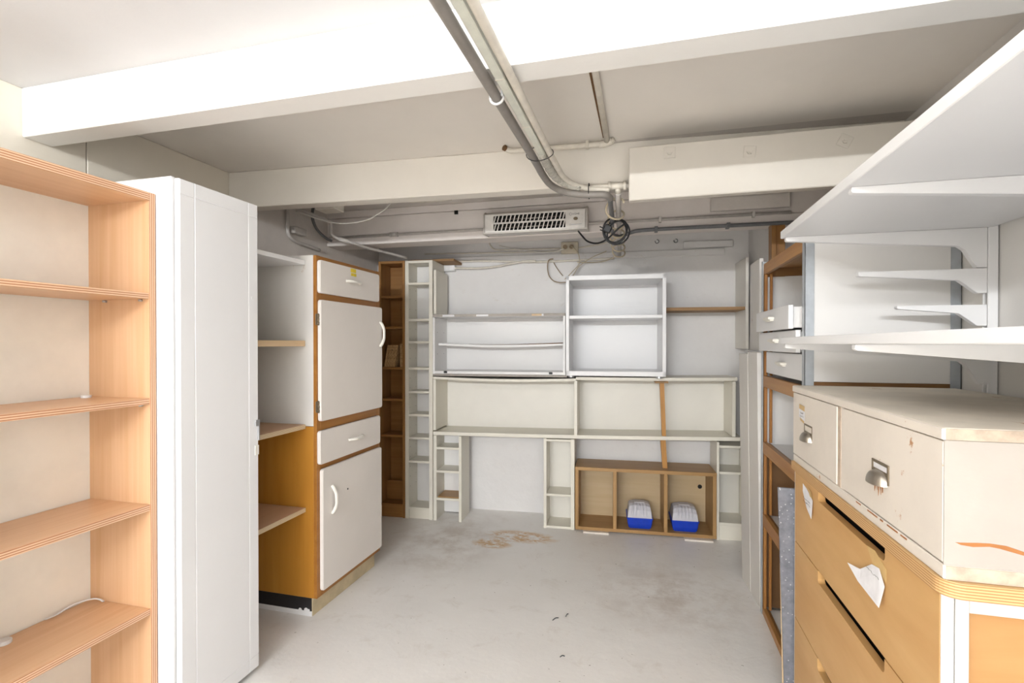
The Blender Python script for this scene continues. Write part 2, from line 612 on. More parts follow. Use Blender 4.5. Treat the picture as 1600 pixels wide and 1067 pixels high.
single('furniture_glide', 'round white plastic glide on the beech shelf just above centre of the bookcase', 'furniture glide',
       MB().prism([(-1.905 + .016 * math.cos(i * PI / 10), 1.325 + .016 * math.sin(i * PI / 10)) for i in range(20)], 'z', 1.190, 1.199, .0015),
       M['white_plastic'], (-1.905, 1.325, 1.19), W)
single('furniture_glide', 'round white plastic glide on the low beech shelf at the left edge of the view', 'furniture glide',
       MB().prism([(-1.915 + .019 * math.cos(i * PI / 10), 1.092 + .019 * math.sin(i * PI / 10)) for i in range(20)], 'z', .454, .466, .0015),
       M['white_plastic'], (-1.915, 1.092, .454), W)
strip = MB()
sp_pts = spline([(-1.935, 1.215, .461), (-1.933, 1.25, .461), (-1.93, 1.29, .470), (-1.92, 1.32, .472), (-1.90, 1.344, .472), (-1.885, 1.354, .466), (-1.87, 1.354, .461)], 5)
strip.tube(sp_pts, .0055, 6, flat=.35)
single('paper_strip', 'torn curled strip of white paper lying on the lowest visible beech shelf', 'paper', strip, M['paper'], (-1.9, 1.29, .455))

# ------------------------------------------------------------------ white wardrobe
t = thing('wardrobe', 'tall white wardrobe with grooved door standing beside the beech bookcase', 'wardrobe', (-1.9, 1.58, 0))
part('side_panel', bx(-2.20, -1.603, 1.3945, 1.411, 0, 1.966), M['white'], t)
part('side_panel', bx(-2.20, -1.603, 1.752, 1.768, 0, 1.95), M['white'], t)
part('top_panel', bx(-2.20, -1.605, 1.411, 1.752, 1.93, 1.948), M['white'], t)
part('back_panel', bx(-2.20, -2.194, 1.411, 1.752, .02, 1.93), M['white'], t)
part('plinth', bx(-1.66, -1.645, 1.411, 1.752, 0, .06), M['white'], t)
# door: face with V-grooves
ys = [1.4045, 1.4065, 1.4625, 1.465, 1.4675, 1.7165, 1.719, 1.7215, 1.768, 1.770]
zs = [.022, .024, .0745, .077, .0795, 1.9025, 1.905, 1.9075, 1.957, 1.959]
dm = MB()
g = {}
for i, y in enumerate(ys):
    for j, z in enumerate(zs):
        dx = 0
        if i in (3, 6) or (j in (4 - 0, 6) and 0):
            dx = -.004
        if j in (3, 6):
            dx = -.002 if dx == 0 else dx
        if i in (0, 9) or j in (0, 9):
            dx = -.002
        g[i, j] = dm.bm.verts.new((-1.577 + dx, y, z))
for i in range(9):
    for j in range(9):
        dm.bm.faces.new((g[i, j], g[i + 1, j], g[i + 1, j + 1], g[i, j + 1]))
per = [g[i, 0] for i in range(10)] + [g[9, j] for j in range(1, 10)] + [g[i, 9] for i in range(8, -1, -1)] + [g[0, j] for j in range(8, 0, -1)]
bk = [dm.bm.verts.new((-1.599, v.co.y, v.co.z)) for v in per]
for k in range(len(per)):
    dm.bm.faces.new((per[k], bk[k], bk[(k + 1) % len(per)], per[(k + 1) % len(per)]))
dm.bm.faces.new(bk)
door = part('door', dm, M['white'], t, 'white door panel with thin routed grooves')
la = MB()
la.box(-1.5775, -1.570, 1.748, 1.773, 1.035, 1.062)
la.box(-1.5775, -1.571, 1.764, 1.774, .975, 1.035)
part('latch', la, M['zinc'], door, 'small zinc latch at the door edge')
part('catch_plate', bx(-1.5775, -1.5745, 1.750, 1.771, .915, .955), M['ivory_plastic'], door, 'cream plastic keeper under the latch')
part('cover_cap', MB().cyl((-1.578, 1.742, 1.568), (-1.575, 1.742, 1.568), .008, 14), M['white_plastic'], door, 'small round white cap')

# ------------------------------------------------------------------ shelves in the gap between wardrobe and tall cabinet
GY0, GY1 = 1.775, 2.183
o = single('shelf_board', 'white painted shelf, highest of four in the gap behind the wardrobe door', 'shelf', bx(-2.15, -1.66, GY0, GY1, 1.777, 1.798), M['white'], (-1.9, 1.98, 1.777), W, 'shelves in the gap beside the tall cabinet')
for zz, mat, lab in ((1.367, 'pine_y', 'bare pine shelf board at eye level beside the white upper cabinet side'),
                     (.951, 'ply_pink', 'plywood shelf board at the line where white cabinet side turns orange'),
                     (.531, 'ply_pink', 'plywood shelf board, lowest one beside the orange cabinet side')):
    if mat == 'pine_y':
        single('shelf_board', lab, 'shelf', bx(-2.15, -1.66, GY0, GY1, zz, zz + .029), M[mat], (-1.9, 1.98, zz), W, 'shelves in the gap beside the tall cabinet')
    else:
        q = thing('shelf_board', lab, 'shelf', (-1.9, 1.98, zz), W, 'shelves in the gap beside the tall cabinet')
        part('board', bx(-2.15, -1.663, GY0, GY1, zz, zz + .022), M[mat], q)
        part('raw_edge', bx(-1.6635, -1.66, GY0, GY1, zz + .0003, zz + .0217, bev=.0004), M['ply_edge'], q, 'pale raw plywood edge')

# ------------------------------------------------------------------ tall kitchen cabinet
XF = -1.600
t = thing('kitchen_cabinet', 'tall orange-varnished cabinet with white overlay doors and drawers', 'cabinet', (-1.9, 2.5, 0))
CA, CB = 2.188, 2.808
part('upper_side', bx(-2.2, XF - .018, CA, CA + .018, .964, 1.826), M['offwhite_old'], t, 'white painted upper side panel with chipped top')
part('lower_side', bx(-2.2, XF - .018, CA, CA + .018, .094, .962), M['orange_z'], t, 'orange varnished lower side panel')
part('far_side', bx(-2.2, XF - .018, CB - .018, CB, .094, 1.82), M['orange_z'], t)
part('top_panel', bx(-2.2, XF - .018, CA + .018, CB - .018, 1.80, 1.818), M['orange_y'], t)
part('bottom_panel', bx(-2.2, XF - .018, CA + .018, CB - .018, .094, .112), M['orange_y'], t)
part('back_panel', bx(-2.205, -2.2, CA, CB, .094, 1.82), M['hardboard'], t)
ff = MB()
for a, b in ((CA, CA + .032), (CB - .03, CB)):
    ff.box(XF - .018, XF, a, b, .094, 1.825)
for a, b in ((1.797, 1.824), (1.60, 1.64), (.94, .99), (.742, .78), (.094, .14)):
    ff.box(XF - .018, XF - .0005, CA + .032, CB - .03, a, b)
part('face_frame', ff, M['orange_y'], t, 'orange varnished front frame')


def overlay(name, y0, y1, z0, z1, lab=None):
    return part(name, MB().prism(rrect(y0, y1, z0, z1, .014), 'x', XF + .0005, XF + .020, .003), M['door_old'], t, lab)


def handle(par, c, length, vertical, out=.028, mat='ivory_plastic'):
    h = MB()
    a = length / 2
    prof = [(-a, .002), (-a * .82, .012), (-a * .45, out * .9), (0, out), (a * .45, out * .9), (a * .82, .012), (a, .002)]
    rr = [.010, .0115, .0105, .0095, .0105, .0115, .010]
    pts = [(c[0] + d, c[1] + (0 if vertical else s), c[2] + (s if vertical else 0)) for s, d in prof]
    P = spline(pts, 4)
    R = []
    for i in range(len(P)):
        k = i / 4
        i0 = min(int(k), len(rr) - 2)
        R.append(rr[i0] + (rr[i0 + 1] - rr[i0]) * (k - i0))
    h.tube(P, R, 10, flat=.75)
    return part('handle', h, M[mat], par, 'ivory curved plastic handle')


def hinge(par, y, z):
    h = MB()
    h.cyl((XF + .008, y, z - .03), (XF + .008, y, z + .03), .005, 8)
    for k in (-1, 0, 1):
        h.cyl((XF + .008, y, z + k * .02 - .007), (XF + .008, y, z + k * .02 + .007), .0065, 8)
    h.box(XF - .001, XF + .004, y - .012, y + .003, z - .028, z + .028)
    return part('hinge', h, M['bronze'], par, 'tarnished metal hinge')


XD = XF + .019
d = overlay('drawer', 2.193, 2.774, 1.635, 1.802, 'white upper drawer front')
handle(d, (XD, 2.485, 1.722), .135, False)
st = MB()
st.box(XD + .001, XD + .0018, 2.463, 2.515, 1.776, 1.797, bev=0)
st.box(XD + .001, XD + .0018, 2.466, 2.518, 1.756, 1.772, bev=0)
part('sticker', st, M['yellow'], d, 'yellow paper sticker')
d = overlay('door', 2.197, 2.806, .988, 1.602, 'white upper door')
handle(d, (XD, 2.781, 1.438), .150, True)
hinge(d, 2.192, 1.502)
hinge(d, 2.192, 1.062)
d = overlay('drawer', 2.190, 2.782, .770, .940, 'white lower drawer front')
handle(d, (XD, 2.505, .853), .135, False)
d = overlay('door', 2.210, 2.797, .125, .743, 'white lower door')
handle(d, (XD, 2.288, .570), .145, True)
part('keyhole', MB().cyl((XD + .0005, 2.43, .585), (XD + .0022, 2.43, .585), .005, 10), M['dark'], d)
pl = MB().box(-2.17, -1.63, CA + .006, CB - .016, 0, .0935)
pq = part('plinth', pl, M['plinth_dirty'], t, 'dirty cream plinth')
part('plinth_end', bx(-2.17, -1.634, CA + .002, CA + .006, .026, .0935, bev=.0005), M['plinth_black'], pq, 'black painted plinth end')
part('paint_drips', MB().box(-2.17, -1.632, CA + .001, CA + .0062, 0, .026).cyl((-1.665, CA + .001, .03), (-1.665, CA + .0025, .03), .012, 9).cyl((-1.70, CA + .001, .027), (-1.70, CA + .0025, .027), .010, 9).cyl((-1.65, CA + .001, .03), (-1.65, CA + .0025, .03), .007, 9), M['white'], pq, 'splashed white floor paint')

# ------------------------------------------------------------------ narrow racks on the back wall
def rack(root, s0, s1, t1, zt, side, shelf, back, shelves, wl=.02, wr=.02, th=.018, z0=0.0, tf=0.0, topth=.02, sz=.018, tb=None):
    tb = tb or t1
    part('side_panel', bx(s0, s0 + wl, tf, t1, z0, zt), side, root)
    part('side_panel', bx(s1 - wr, s1, tf, t1, z0, zt), side, root)
    if topth:
        part('top_panel', bx(s0 + wl, s1 - wr, tf + .001, t1, zt - topth, zt), shelf, root)
    for z in shelves:
        part('shelf', bx(s0 + wl, s1 - wr, tf + .004, tb - .0005, z - sz / 2, z + sz / 2), shelf, root)
    if back:
        part('back_panel', bx(s0 + wl, s1 - wr, tb, tb + .004, max(z0, .01), zt - topth - .001), back, root)


t = thing('narrow_rack', 'narrow brown wood-veneer rack in the left back corner behind the tall cabinet', 'shelf rack', (-.45, .14, 0), B)
rack(t, -.565, -.343, .285, 2.035, M['brown_z'], M['brown_x'], M['brown_x'], [1.752, 1.507, 1.185, .935, .648, .10], .02, .02, tb=.185)
part('retaining_panel', bx(-.545, -.363, .11, .125, .11, .262), M['brown_x'], t)
part('plinth', bx(-.545, -.363, .012, .026, 0, .09), M['brown_x'], t)
xs = [(-.527, .019, .05), (-.506, .019, .05), (-.485, .026, .05), (-.457, .019, .05), (-.391, .026, 0.0)]
labs = ['chipboard offcut leaning at the far left of the row in the brown rack', 'chipboard offcut second from the left in the brown rack',
        'thick chipboard offcut with a drilled hole, middle of the row in the brown rack', 'chipboard offcut leaning right of the drilled one in the brown rack',
        'upright chipboard offcut against the right side of the brown rack']
for (sx, wd, lean), lb in zip(xs, labs):
    h = .175 if lean else .186
    m = MB()
    m.prism([(sx, 1.1945), (sx + wd, 1.1945), (sx + wd + lean * .6, 1.1945 + h), (sx + lean * .6, 1.1945 + h)], 'y', .02, .17, .0008)
    q = single('chipboard_offcut', lb, 'board offcut', m, M['chipboard'], (sx, .1, 1.1945), B, 'chipboard offcuts in the brown rack')
    if 'drilled' in lb and 'hole' in lb:
        a, f = ANCH[q.name]
        part('drilled_hole', MB().cyl((sx + .027, .0193, 1.33), (sx + .027, .021, 1.33), .004, 10), M['dark'], q)

t = thing('narrow_rack', 'tall narrow ivory rack with eight shelves beside the brown rack', 'shelf rack', (-.22, .14, 0), B)
rack(t, -.340, -.1125, .285, 2.033, M['ivory'], M['ivory'], M['white_melamine'], [1.852, 1.567, 1.391, 1.184, .999, .817, .636, .45, .082], .030, .030, tb=.180)
part('plinth', bx(-.310, -.1425, .012, .026, 0, .073), M['ivory'], t)
ph = MB()
for i in range(22):
    z = .25 + i * .078
    for tt in (.03, .15):
        ph.cyl((-.3102, tt, z), (-.3096, tt, z), .0028, 6)
part('peg_holes', ph, M['dark'], t, 'row of drilled shelf-pin holes')

tp = MB().box(-.36, .03, .10, .32, 2.038, 2.056)
single('loose_board', 'brown board lying flat across the tops of the two tall racks', 'board', tp, M['raw_board'], (-.15, .2, 2.038), B)
single('loose_board', 'ivory board standing on end against the tall ivory rack above the wall cabinet', 'board', bx(-.1035, -.083, .0, .285, 1.612, 1.956), M['ivory'], (-.093, .14, 1.612), B)

# wall cabinet C
t = thing('open_cabinet', 'open white cabinet with sagging middle shelf and broken grey edging', 'cabinet', (.4, .15, 1.128), B)
part('side_panel', bx(-.111, -.094, 0, .30, 1.132, 1.585), M['white_melamine'], t)
part('side_panel', bx(.905, .922, 0, .30, 1.132, 1.585), M['white_melamine'], t)
tq = part('top_panel', bx(-.111, .922, .001, .30, 1.586, 1.609), M['white_melamine'], t)
part('edge_strip', bx(-.112, .922, -.002, .001, 1.588, 1.608, bev=.0005), plain('grey_chipped_edge', (176, 168, 158), .6), tq, 'grey exposed edge')
for a, b, mm in ((-.03, .065, 'white'), (.24, .335, 'white'), (.67, .745, 'pine_y'), (.745, .76, 'white')):
    part('edge_remnant', bx(a, b, -.004, -.001, 1.589, 1.604, bev=.0006), M[mm], tq, 'leftover piece of edging')
part('back_panel', bx(-.108, .92, .30, .304, 1.14, 1.60), M['white_melamine'], t)
bq = part('bottom_panel', bx(-.111, .922, .001, .30, 1.147, 1.168), M['white_melamine'], t)
part('edge_strip', bx(-.111, .935, -.002, .30, 1.130, 1.146), plain('grey_bottom_edge', (168, 160, 152), .6), bq, 'grey exposed underside edge')
for a in (-.02, .80):
    part('clip', bx(a, a + .026, -.006, .002, 1.152, 1.168), M['black'], bq, 'small black plastic clip')
sg = MB()
nn = 14
for k in range(nn):
    f0, f1 = k / nn, (k + 1) / nn
    s0_, s1_ = -.093 + .997 * f0, -.093 + .997 * f1
    d0, d1 = -.016 * math.sin(PI * f0), -.016 * math.sin(PI * f1)
    vs = [sg.bm.verts.new(p) for p in ((s0_, .085, 1.368 + d0), (s1_, .085, 1.368 + d1), (s1_, .085, 1.385 + d1), (s0_, .085, 1.385 + d0), (s0_, .29, 1.368 + d0), (s1_, .29, 1.368 + d1), (s1_, .29, 1.385 + d1), (s0_, .29, 1.385 + d0))]
    for f in ((0, 1, 2, 3), (4, 5, 6, 7), (0, 1, 5, 4), (3, 2, 6, 7)):
        sg.bm.faces.new([vs[i] for i in f])
bmesh.ops.remove_doubles(sg.bm, verts=sg.bm.verts, dist=.0004)
sq = part('shelf', sg, M['white_melamine'], t, 'sagging white shelf')
sgs = MB()
sgs.tube([(-.09 + .99 * k / 12, .0842, 1.386 - .012 * math.sin(PI * k / 12)) for k in range(3, 13)], [.0008 + .0004 * k for k in range(10)], 6)
part('split_edge', sgs, M['hardboard'], sq, 'dark split along the top of the shelf edge')
hl = MB()
for z in (1.47, 1.30):
    for tt in (.06, .22):
        hl.cyl((-.0942, tt, z), (-.0936, tt, z), .003, 6)
part('peg_holes', hl, M['dark'], t)

# long two-part shelf unit D
t = thing('long_shelf_unit', 'long low ivory shelf unit spanning the back wall under the white cabinets', 'shelf unit', (1.0, .15, .66), B)
IV = M['ivory']
part('side_panel', bx(-.109, -.086, 0, .29, .705, 1.103), IV, t)
part('side_panel', bx(2.086, 2.108, 0, .27, .73, 1.118), IV, t)
part('divider', bx(.987, 1.010, 0, .29, .705, 1.108), IV, t)


def sagboard(s0, s1, z0, z1, th, sag, n=12, ta=0.0, tb=.29):
    m = MB()
    for k in range(n):
        f0, f1 = k / n, (k + 1) / n
        za = z0 + (z1 - z0) * f0 - sag * math.sin(PI * f0)
        zb = z0 + (z1 - z0) * f1 - sag * math.sin(PI * f1)
        a, b = s0 + (s1 - s0) * f0, s0 + (s1 - s0) * f1
        v = [m.bm.verts.new(p) for p in ((a, ta, za), (b, ta, zb), (b, ta, zb + th), (a, ta, za + th), (a, tb, za), (b, tb, zb), (b, tb, zb + th), (a, tb, za + th))]
        fs = [(0, 1, 2, 3), (4, 5, 6, 7), (0, 1, 5, 4), (3, 2, 6, 7)]
        if k == 0:
            fs.append((0, 3, 7, 4))
        if k == n - 1:
            fs.append((1, 2, 6, 5))
        for f in fs:
            m.bm.faces.new([v[i] for i in f])
    bmesh.ops.remove_doubles(m.bm, verts=m.bm.verts, dist=.0002)
    return m


part('top_panel', sagboard(-.109, .998, 1.105, 1.105, .018, .012), IV, t)
part('top_panel', sagboard(.999, 2.118, 1.113, 1.122, .022, .004), IV, t)
part('bottom_panel', sagboard(-.109, 2.150, .668, .702, .026, .006, 16), IV, t)
part('back_panel', bx(-.105, .995, .29, .294, .69, 1.11), M['ivory_white'], t)
part('back_panel', bx(1.0, 2.10, .285, .289, .70, 1.115), M['ivory_white'], t)

single('wall_strut', 'varnished wooden strut propping the long shelf unit, upper slanted piece', 'strut',
       MB().prism([(1.598, 1.098), (1.628, 1.098), (1.642, .718), (1.614, .718)], 'y', .006, .05, .001), M['strut'], (1.62, .03, .718), B, 'wooden struts under the shelf unit')
single('wall_strut', 'varnished wooden strut, short lower piece standing on the brown box', 'strut',
       MB().prism([(1.606, .684), (1.642, .684), (1.655, .482), (1.622, .482)], 'y', .03, .08, .001), M['strut'], (1.63, .05, .482), B, 'wooden struts under the shelf unit')
single('packing_block', 'small brown wood block between the slanted strut and the shelf unit top', 'wood block', bx(1.565, 1.655, -.004, .09, 1.098, 1.1115), M['raw_board'], (1.61, .04, 1.098), B)

# E
t = thing('narrow_rack', 'low narrow ivory rack holding a small brown board, left under the long shelf unit', 'shelf rack', (0, .1, 0), B)
rack(t, -.107, .121, .225, .664, IV, IV, M['white_melamine'], [.565, .383, .168], .026, .022, topth=0, tb=.19)
single('loose_board', 'small brown board lying on a shelf of the low left rack', 'board', bx(-.075, .095, .012, .185, .178, .187), M['oak_x'], (.01, .1, .178), B)
# F
t = thing('narrow_rack', 'low narrow ivory rack with one shelf beside the brown three-compartment box', 'shelf rack', (.87, .12, 0), B)
rack(t, .760, .990, .24, .672, IV, IV, M['ivory_white'], [.250, .010], .022, .028, topth=0, tb=.205)
part('top_panel', bx(.782, .962, .004, .204, .650, .667), IV, t)
# H
t = thing('narrow_rack', 'low narrow ivory rack at the right end beside the white leaning boards', 'shelf rack', (2.07, .12, 0), B)
rack(t, 1.984, 2.205, .24, .690, IV, IV, M['ivory_white'], [.657, .473, .115], .017, .017, topth=0)
part('plinth', bx(2.001, 2.188, .012, .026, 0, .104), IV, t)

# G brown box with three compartments
t = thing('open_box_unit', 'brown oak-veneer box with three open compartments standing on white shims', 'shelf unit', (1.49, .1, .012), B)
OZ, OX = M['oak_z'], M['oak_x']
part('top_panel', bx(.995, 1.981, -.02, .26, .450, .475), OX, t)
part('bottom_panel', bx(.997, 1.981, -.02, .26, .013, .037), OX, t)
for a, b in ((.996, 1.021), (1.955, 1.980)):
    part('side_panel', bx(a, b, -.0195, .26, .037, .450), OZ, t)
for a, b in ((1.270, 1.296), (1.625, 1.651)):
    part('divider', bx(a, b, -.0195, .255, .037, .450), OZ, t)
bp = part('back_panel', bx(1.0, 1.976, .26, .264, .03, .46), M['oak_back'], t)
part('cable_hole', MB().cyl((1.915, .259, .30), (1.915, .2605, .30), .016, 14), M['dark'], bp)
single('shim', 'flat white-painted wood shim under the left front of the brown box', 'shim', bx(1.055, 1.240, -.05, .10, 0, .0125), M['chest_white'], (1.15, 0, 0), B, 'shims under the brown box')
single('shim', 'flat white-painted wood shim under the right front corner of the brown box', 'shim', bx(1.762, 1.953, -.06, .10, 0, .0125), M['chest_white'], (1.86, 0, 0), B, 'shims under the brown box')


def litter_box(s0, s1, label):
    t = thing('plastic_case', label, 'plastic box', ((s0 + s1) / 2, .06, .0375), B, 'blue plastic cases in the brown box')
    w = s1 - s0
    tb = MB()
    z0, z1 = .0375, .118
    prof = [(0.014, z0), (0.006, z0 + .03), (0, z1)]
    vv = []
    for ins, z in prof:
        vv.append([tb.bm.verts.new(p) for p in ((s0 + ins, .0 + ins, z), (s1 - ins, .0 + ins, z), (s1 - ins, .19 - ins, z), (s0 + ins, .19 - ins, z))])
    tb.bm.faces.new(vv[0])
    tb.bm.faces.new(vv[-1])
    for a, b in zip(vv, vv[1:]):
        for k in range(4):
            tb.bm.faces.new((a[k], a[(k + 1) % 4], b[(k + 1) % 4], b[k]))
    bmesh.ops.bevel(tb.bm, geom=tb.bm.edges[:], offset=.006, segments=2, affect='EDGES')
    tub = part('tub', tb, M['blue'], t, 'blue plastic lower half')
    part('rim', MB().box(s0 - .003, s1 + .003, -.003, .193, z1 - .007, z1 + .001, bev=.002), M['blue'], tub)
    # ribbed lid: front face slopes back, domed
    ld = MB()
    prof = [(.002, z1 + .001), (.010, z1 + .055), (.030, z1 + .082), (.060, z1 + .094), (.130, z1 + .094), (.165, z1 + .08), (.186, z1 + .001)]
    nx = 29
    rows = []
    for y, z in prof:
        row = []
        for i in range(nx):
            f = i / (nx - 1)
            inset = .012 * ((z - z1) / .094) ** 1.5
            s = s0 + .004 + inset + (w - .008 - 2 * inset) * f
            rib = 0
            if .16 < f < .84 and z1 + .01 < z < z1 + .09 and y < .07 and i % 4 in (1, 2):
                rib = -.010
            edge = -.010 * (abs(f - .5) * 2) ** 6 * (1 if z > z1 + .04 else 0)
            row.append(ld.bm.verts.new((s, y + rib * .6, z + edge - rib * .5)))
        rows.append(row)
    for a, b in zip(rows, rows[1:]):
        for i in range(nx - 1):
            f = ld.bm.faces.new((a[i], a[i + 1], b[i + 1], b[i]))
    ld.bm.faces.new([r[0] for r in rows])
    ld.bm.faces.new([r[-1] for r in rows][::-1])
    ld.bm.faces.new(rows[0][::-1] + rows[-1])
    lid = part('lid', ld, M['lid'], t, 'translucent ribbed lid')
    hd = MB().box(s0 + w * .3, s1 - w * .3, .062, .125, z1 + .094, z1 + .099, bev=.002)
    part('lid_grip', hd, M['lid'], lid)


litter_box(1.370, 1.550, 'blue plastic case with frosted ribbed lid in the middle compartment of the brown box')
litter_box(1.682, 1.866, 'blue plastic case with frosted ribbed lid in the right compartment of the brown box')

# I white box cabinet
t = thing('wall_box', 'bright white open box shelf with one shelf standing on the long unit', 'shelf unit', (1.28, .1, 1.146), B)
WM = M['white']
part('side_panel', bx(.934, .957, -.10, .30, 1.155, 1.868), WM, t)
part('side_panel', bx(1.605, 1.630, -.10, .30, 1.155, 1.868), WM, t)
part('top_panel', bx(.934, 1.630, -.10, .30, 1.836, 1.869), WM, t)
part('bottom_panel', bx(.934, 1.630, -.10, .30, 1.150, 1.184), WM, t)
part('shelf', bx(.957, 1.605, -.085, .29, 1.561, 1.583), WM, t)
part('back_panel', bx(.94, 1.625, .30, .305, 1.16, 1.86), WM, t)
for a in (.948, 1.565):
    part('foot', MB().prism([(a + .022 + .022 * math.cos(i * PI / 8), -.07 + .022 * math.sin(i * PI / 8)) for i in range(16)], 'z', 1.1375, 1.150), M['zinc'], t, 'small round metal foot')

# J brown shelf and side panel right of it
single('side_board', 'tall ivory board standing against the back wall right of the white box shelf', 'board',
       MB().box(2.178, 2.198, .03, .325, 1.345, 1.985), M['ivory_white'], (2.188, .17, 1.345), B)
single('shelf_board', 'raw brown shelf board between the white box shelf and the tall ivory board', 'shelf', bx(1.634, 2.175, .03, .31, 1.617, 1.640), M['raw_board'], (1.9, .17, 1.617), B)

def loft(lo, z0, hi, z1):
    m = MB()
    a = [m.bm.verts.new((x, y, z0)) for x, y in lo]
    b = [m.bm.verts.new((x, y, z1)) for x, y in hi]
    m.bm.faces.new(a)
    m.bm.faces.new(b)
    n = len(a)
    for k in range(n):
        m.bm.faces.new((a[k], a[(k + 1) % n], b[(k + 1) % n], b[k]))
    bmesh.ops.recalc_face_normals(m.bm, faces=m.bm.faces)
    bmesh.ops.bevel(m.bm, geom=m.bm.edges[:], offset=.002, segments=1, affect='EDGES')
    return m


# leaning white boards
BW = M['offwhite_old']
single('leaning_board', 'tall white board on the floor, one farther from the steel cabinet', 'board',
       loft([(.5612, 3.036), (.548, 3.21), (.58, 3.212), (.5932, 3.038)], 0, [(.541, 3.036), (.527, 3.21), (.559, 3.212), (.573, 3.038)], 1.325), BW, (.57, 3.12, 0), W, 'white boards beside the steel cabinet')
single('leaning_board', 'tall white board on the floor pressed against the steel cabinet', 'board',
       loft([(.575, 2.858), (.562, 3.033), (.594, 3.035), (.607, 2.86)], 0, [(.556, 2.858), (.542, 3.033), (.574, 3.035), (.588, 2.86)], 1.335), BW, (.59, 2.94, 0), W, 'white boards beside the steel cabinet')
single('loose_board', 'white board standing on top of the tall white floor boards', 'board',
       bx(.60, .620, 3.03, 3.29, 1.342, 1.850), BW, (.61, 3.08, 1.342))
single('ledge_board', 'short thick white ledge on top of the leaning white boards', 'board', bx(.565, .70, 2.86, 3.24, 1.337, 1.3415, bev=.001), M['white'], (.63, 3.05, 1.337))
single('timber_post', 'brown timber post in the right back corner behind the steel cabinet', 'post',
       MB().box(.715, .742, 3.28, 3.36, 0, CZ - .002).box(.744, .79, 3.29, 3.36, 0, CZ - .002), M['brown_z'], (.75, 3.3, 0))

# ------------------------------------------------------------------ M steel and wood cabinet on the right
t = thing('steel_cabinet', 'open steel-post cabinet with brown frame rails and white panels on the right', 'cabinet', (.82, 2.46, 0))
YA, YB = 2.105, 2.838
XA, XE = .572, 1.064


def angle_post(x, y, sx, sy, zt):
    m = MB()
    w_ = .032
    m.box(min(x, x + sx * w_), max(x, x + sx * w_), min(y, y + sy * .003), max(y, y + sy * .003), 0, zt, bev=.0006)
    m.box(min(x, x + sx * .003), max(x, x + sx * .003), min(y, y + sy * w_), max(y, y + sy * w_), 0, zt, bev=.0006)
    return part('steel_post', m, M['steel'], t, 'grey steel angle post')


angle_post(XA, YA, 1, 1, 1.80)
angle_post(XA, YB, 1, -1, 1.80)
angle_post(XE, YA, -1, 1, 1.80)
angle_post(XE, YB, -1, -1, 1.80)
part('side_panel', bx(XA + .012, XE - .006, YA + .004, YA + .010, 1.238, 1.79, bev=.0005), M['white_melamine'], t, 'white panel of the near side')
part('side_panel', bx(XA + .012, XE - .006, YA + .004, YA + .010, .06, 1.20, bev=.0005), M['white_melamine'], t)
part('side_rail', bx(XA + .012, XE - .01, YA + .0035, YA + .025, 1.200, 1.237), M['frame_x'], t, 'brown side rail')
part('side_panel', bx(XA + .02, XE - .006, YB - .014, YB - .006, .86, 1.72, bev=.0005), M['white_melamine'], t, 'white panel of the far side')
part('side_panel', bx(XA + .02, XE - .006, YB - .014, YB - .006, .03, .84, bev=.0005), M['hardboard'], t, 'brown hardboard panel of the far side')
part('side_rail', bx(XA + .02, XE - .01, YB - .03, YB - .005, 1.722, 1.785), M['frame_x'], t)
part('back_panel', bx(XE - .010, XE - .004, YA + .012, YB - .014, .03, 1.78, bev=.0005), M['white_melamine'], t)
part('top_panel', bx(XA + .02, XE - .012, YA + .012, YB - .032, 1.762, 1.785), M['frame_y'], t)
rails = ((1.732, 1.785), (1.162, 1.218), (.822, .881), (.455, .515), (0, .035))
for k, (a, b) in enumerate(rails):
    r = part('front_rail', bx(XA + .0035, XA + .022, YA + .03, YB - .008, a, b), M['frame_y'], t, 'brown wooden front rail')
    part('lip', bx(XA + .022, XA + .034, YA + .034, YB - .045, b - .012, b - .003) if k else bx(XA + .022, XA + .034, YA + .034, YB - .045, a + .004, a + .014), M['frame_x'], r)
for a, b in zip(rails[1:], rails):
    part('front_upright', bx(XA + .006, XA + .020, YB - .044, YB - .006, a[1], b[0]), M['frame_z'], t)
    part('front_upright', bx(XA + .028, XA + .040, YB - .060, YB - .046, a[1], b[0]), M['frame_z'], t)
for z in (1.195, .860, .493, .012):
    part('shelf', bx(XA + .036, XE - .012, YA + .014, YB - .018, z - .009, z + .009), M['white_melamine'], t)


def mdrawer(y0, y1, z0, z1, x0, tilt=0.0, notch=False):
    f = MB().box(x0, x0 + .018, y0, y1, z0, z1, bev=.0015, rot=Matrix.Rotation(tilt, 3, 'X') if tilt else None)
    d = part('drawer', f, M['white'], t, 'white drawer front')
    bd = MB()
    for a, b in ((y0 + .012, y0 + .024), (y1 - .024, y1 - .012)):
        bd.box(x0 + .018, x0 + .40, a, b, z0 + .004, z1 - .006)
    bd.box(x0 + .388, x0 + .40, y0 + .024, y1 - .024, z0 + .004, z1 - .006)
    bd.box(x0 + .018, x0 + .388, y0 + .024, y1 - .024, z0 + .010, z0 + .014)
    part('drawer_box', bd, M['white_melamine'], d)
    h = MB()
    yc = (y0 + y1) / 2 - .02
    zc = (z0 + z1) / 2
    h.prism(rrect(yc - .052, yc + .052, zc - .001, zc + .012, .005, 3), 'x', x0 - .024, x0 + .0005, .002)
    h.prism(rrect(yc - .046, yc + .046, zc - .007, zc + .002, .004, 3), 'x', x0 - .016, x0 + .0005, .002)
    part('handle', h, M['ivory_plastic'], d, 'cream plastic pull')


mdrawer(2.15, 2.735, 1.438, 1.530, .528)
mdrawer(2.15, 2.800, 1.345, 1.433, .5535)
mdrawer(2.15, 2.755, 1.236, 1.340, .5785)
part('drawer_runner', bx(.61, 1.03, 2.117, 2.15, 1.432, 1.442), M['frame_y'], t)

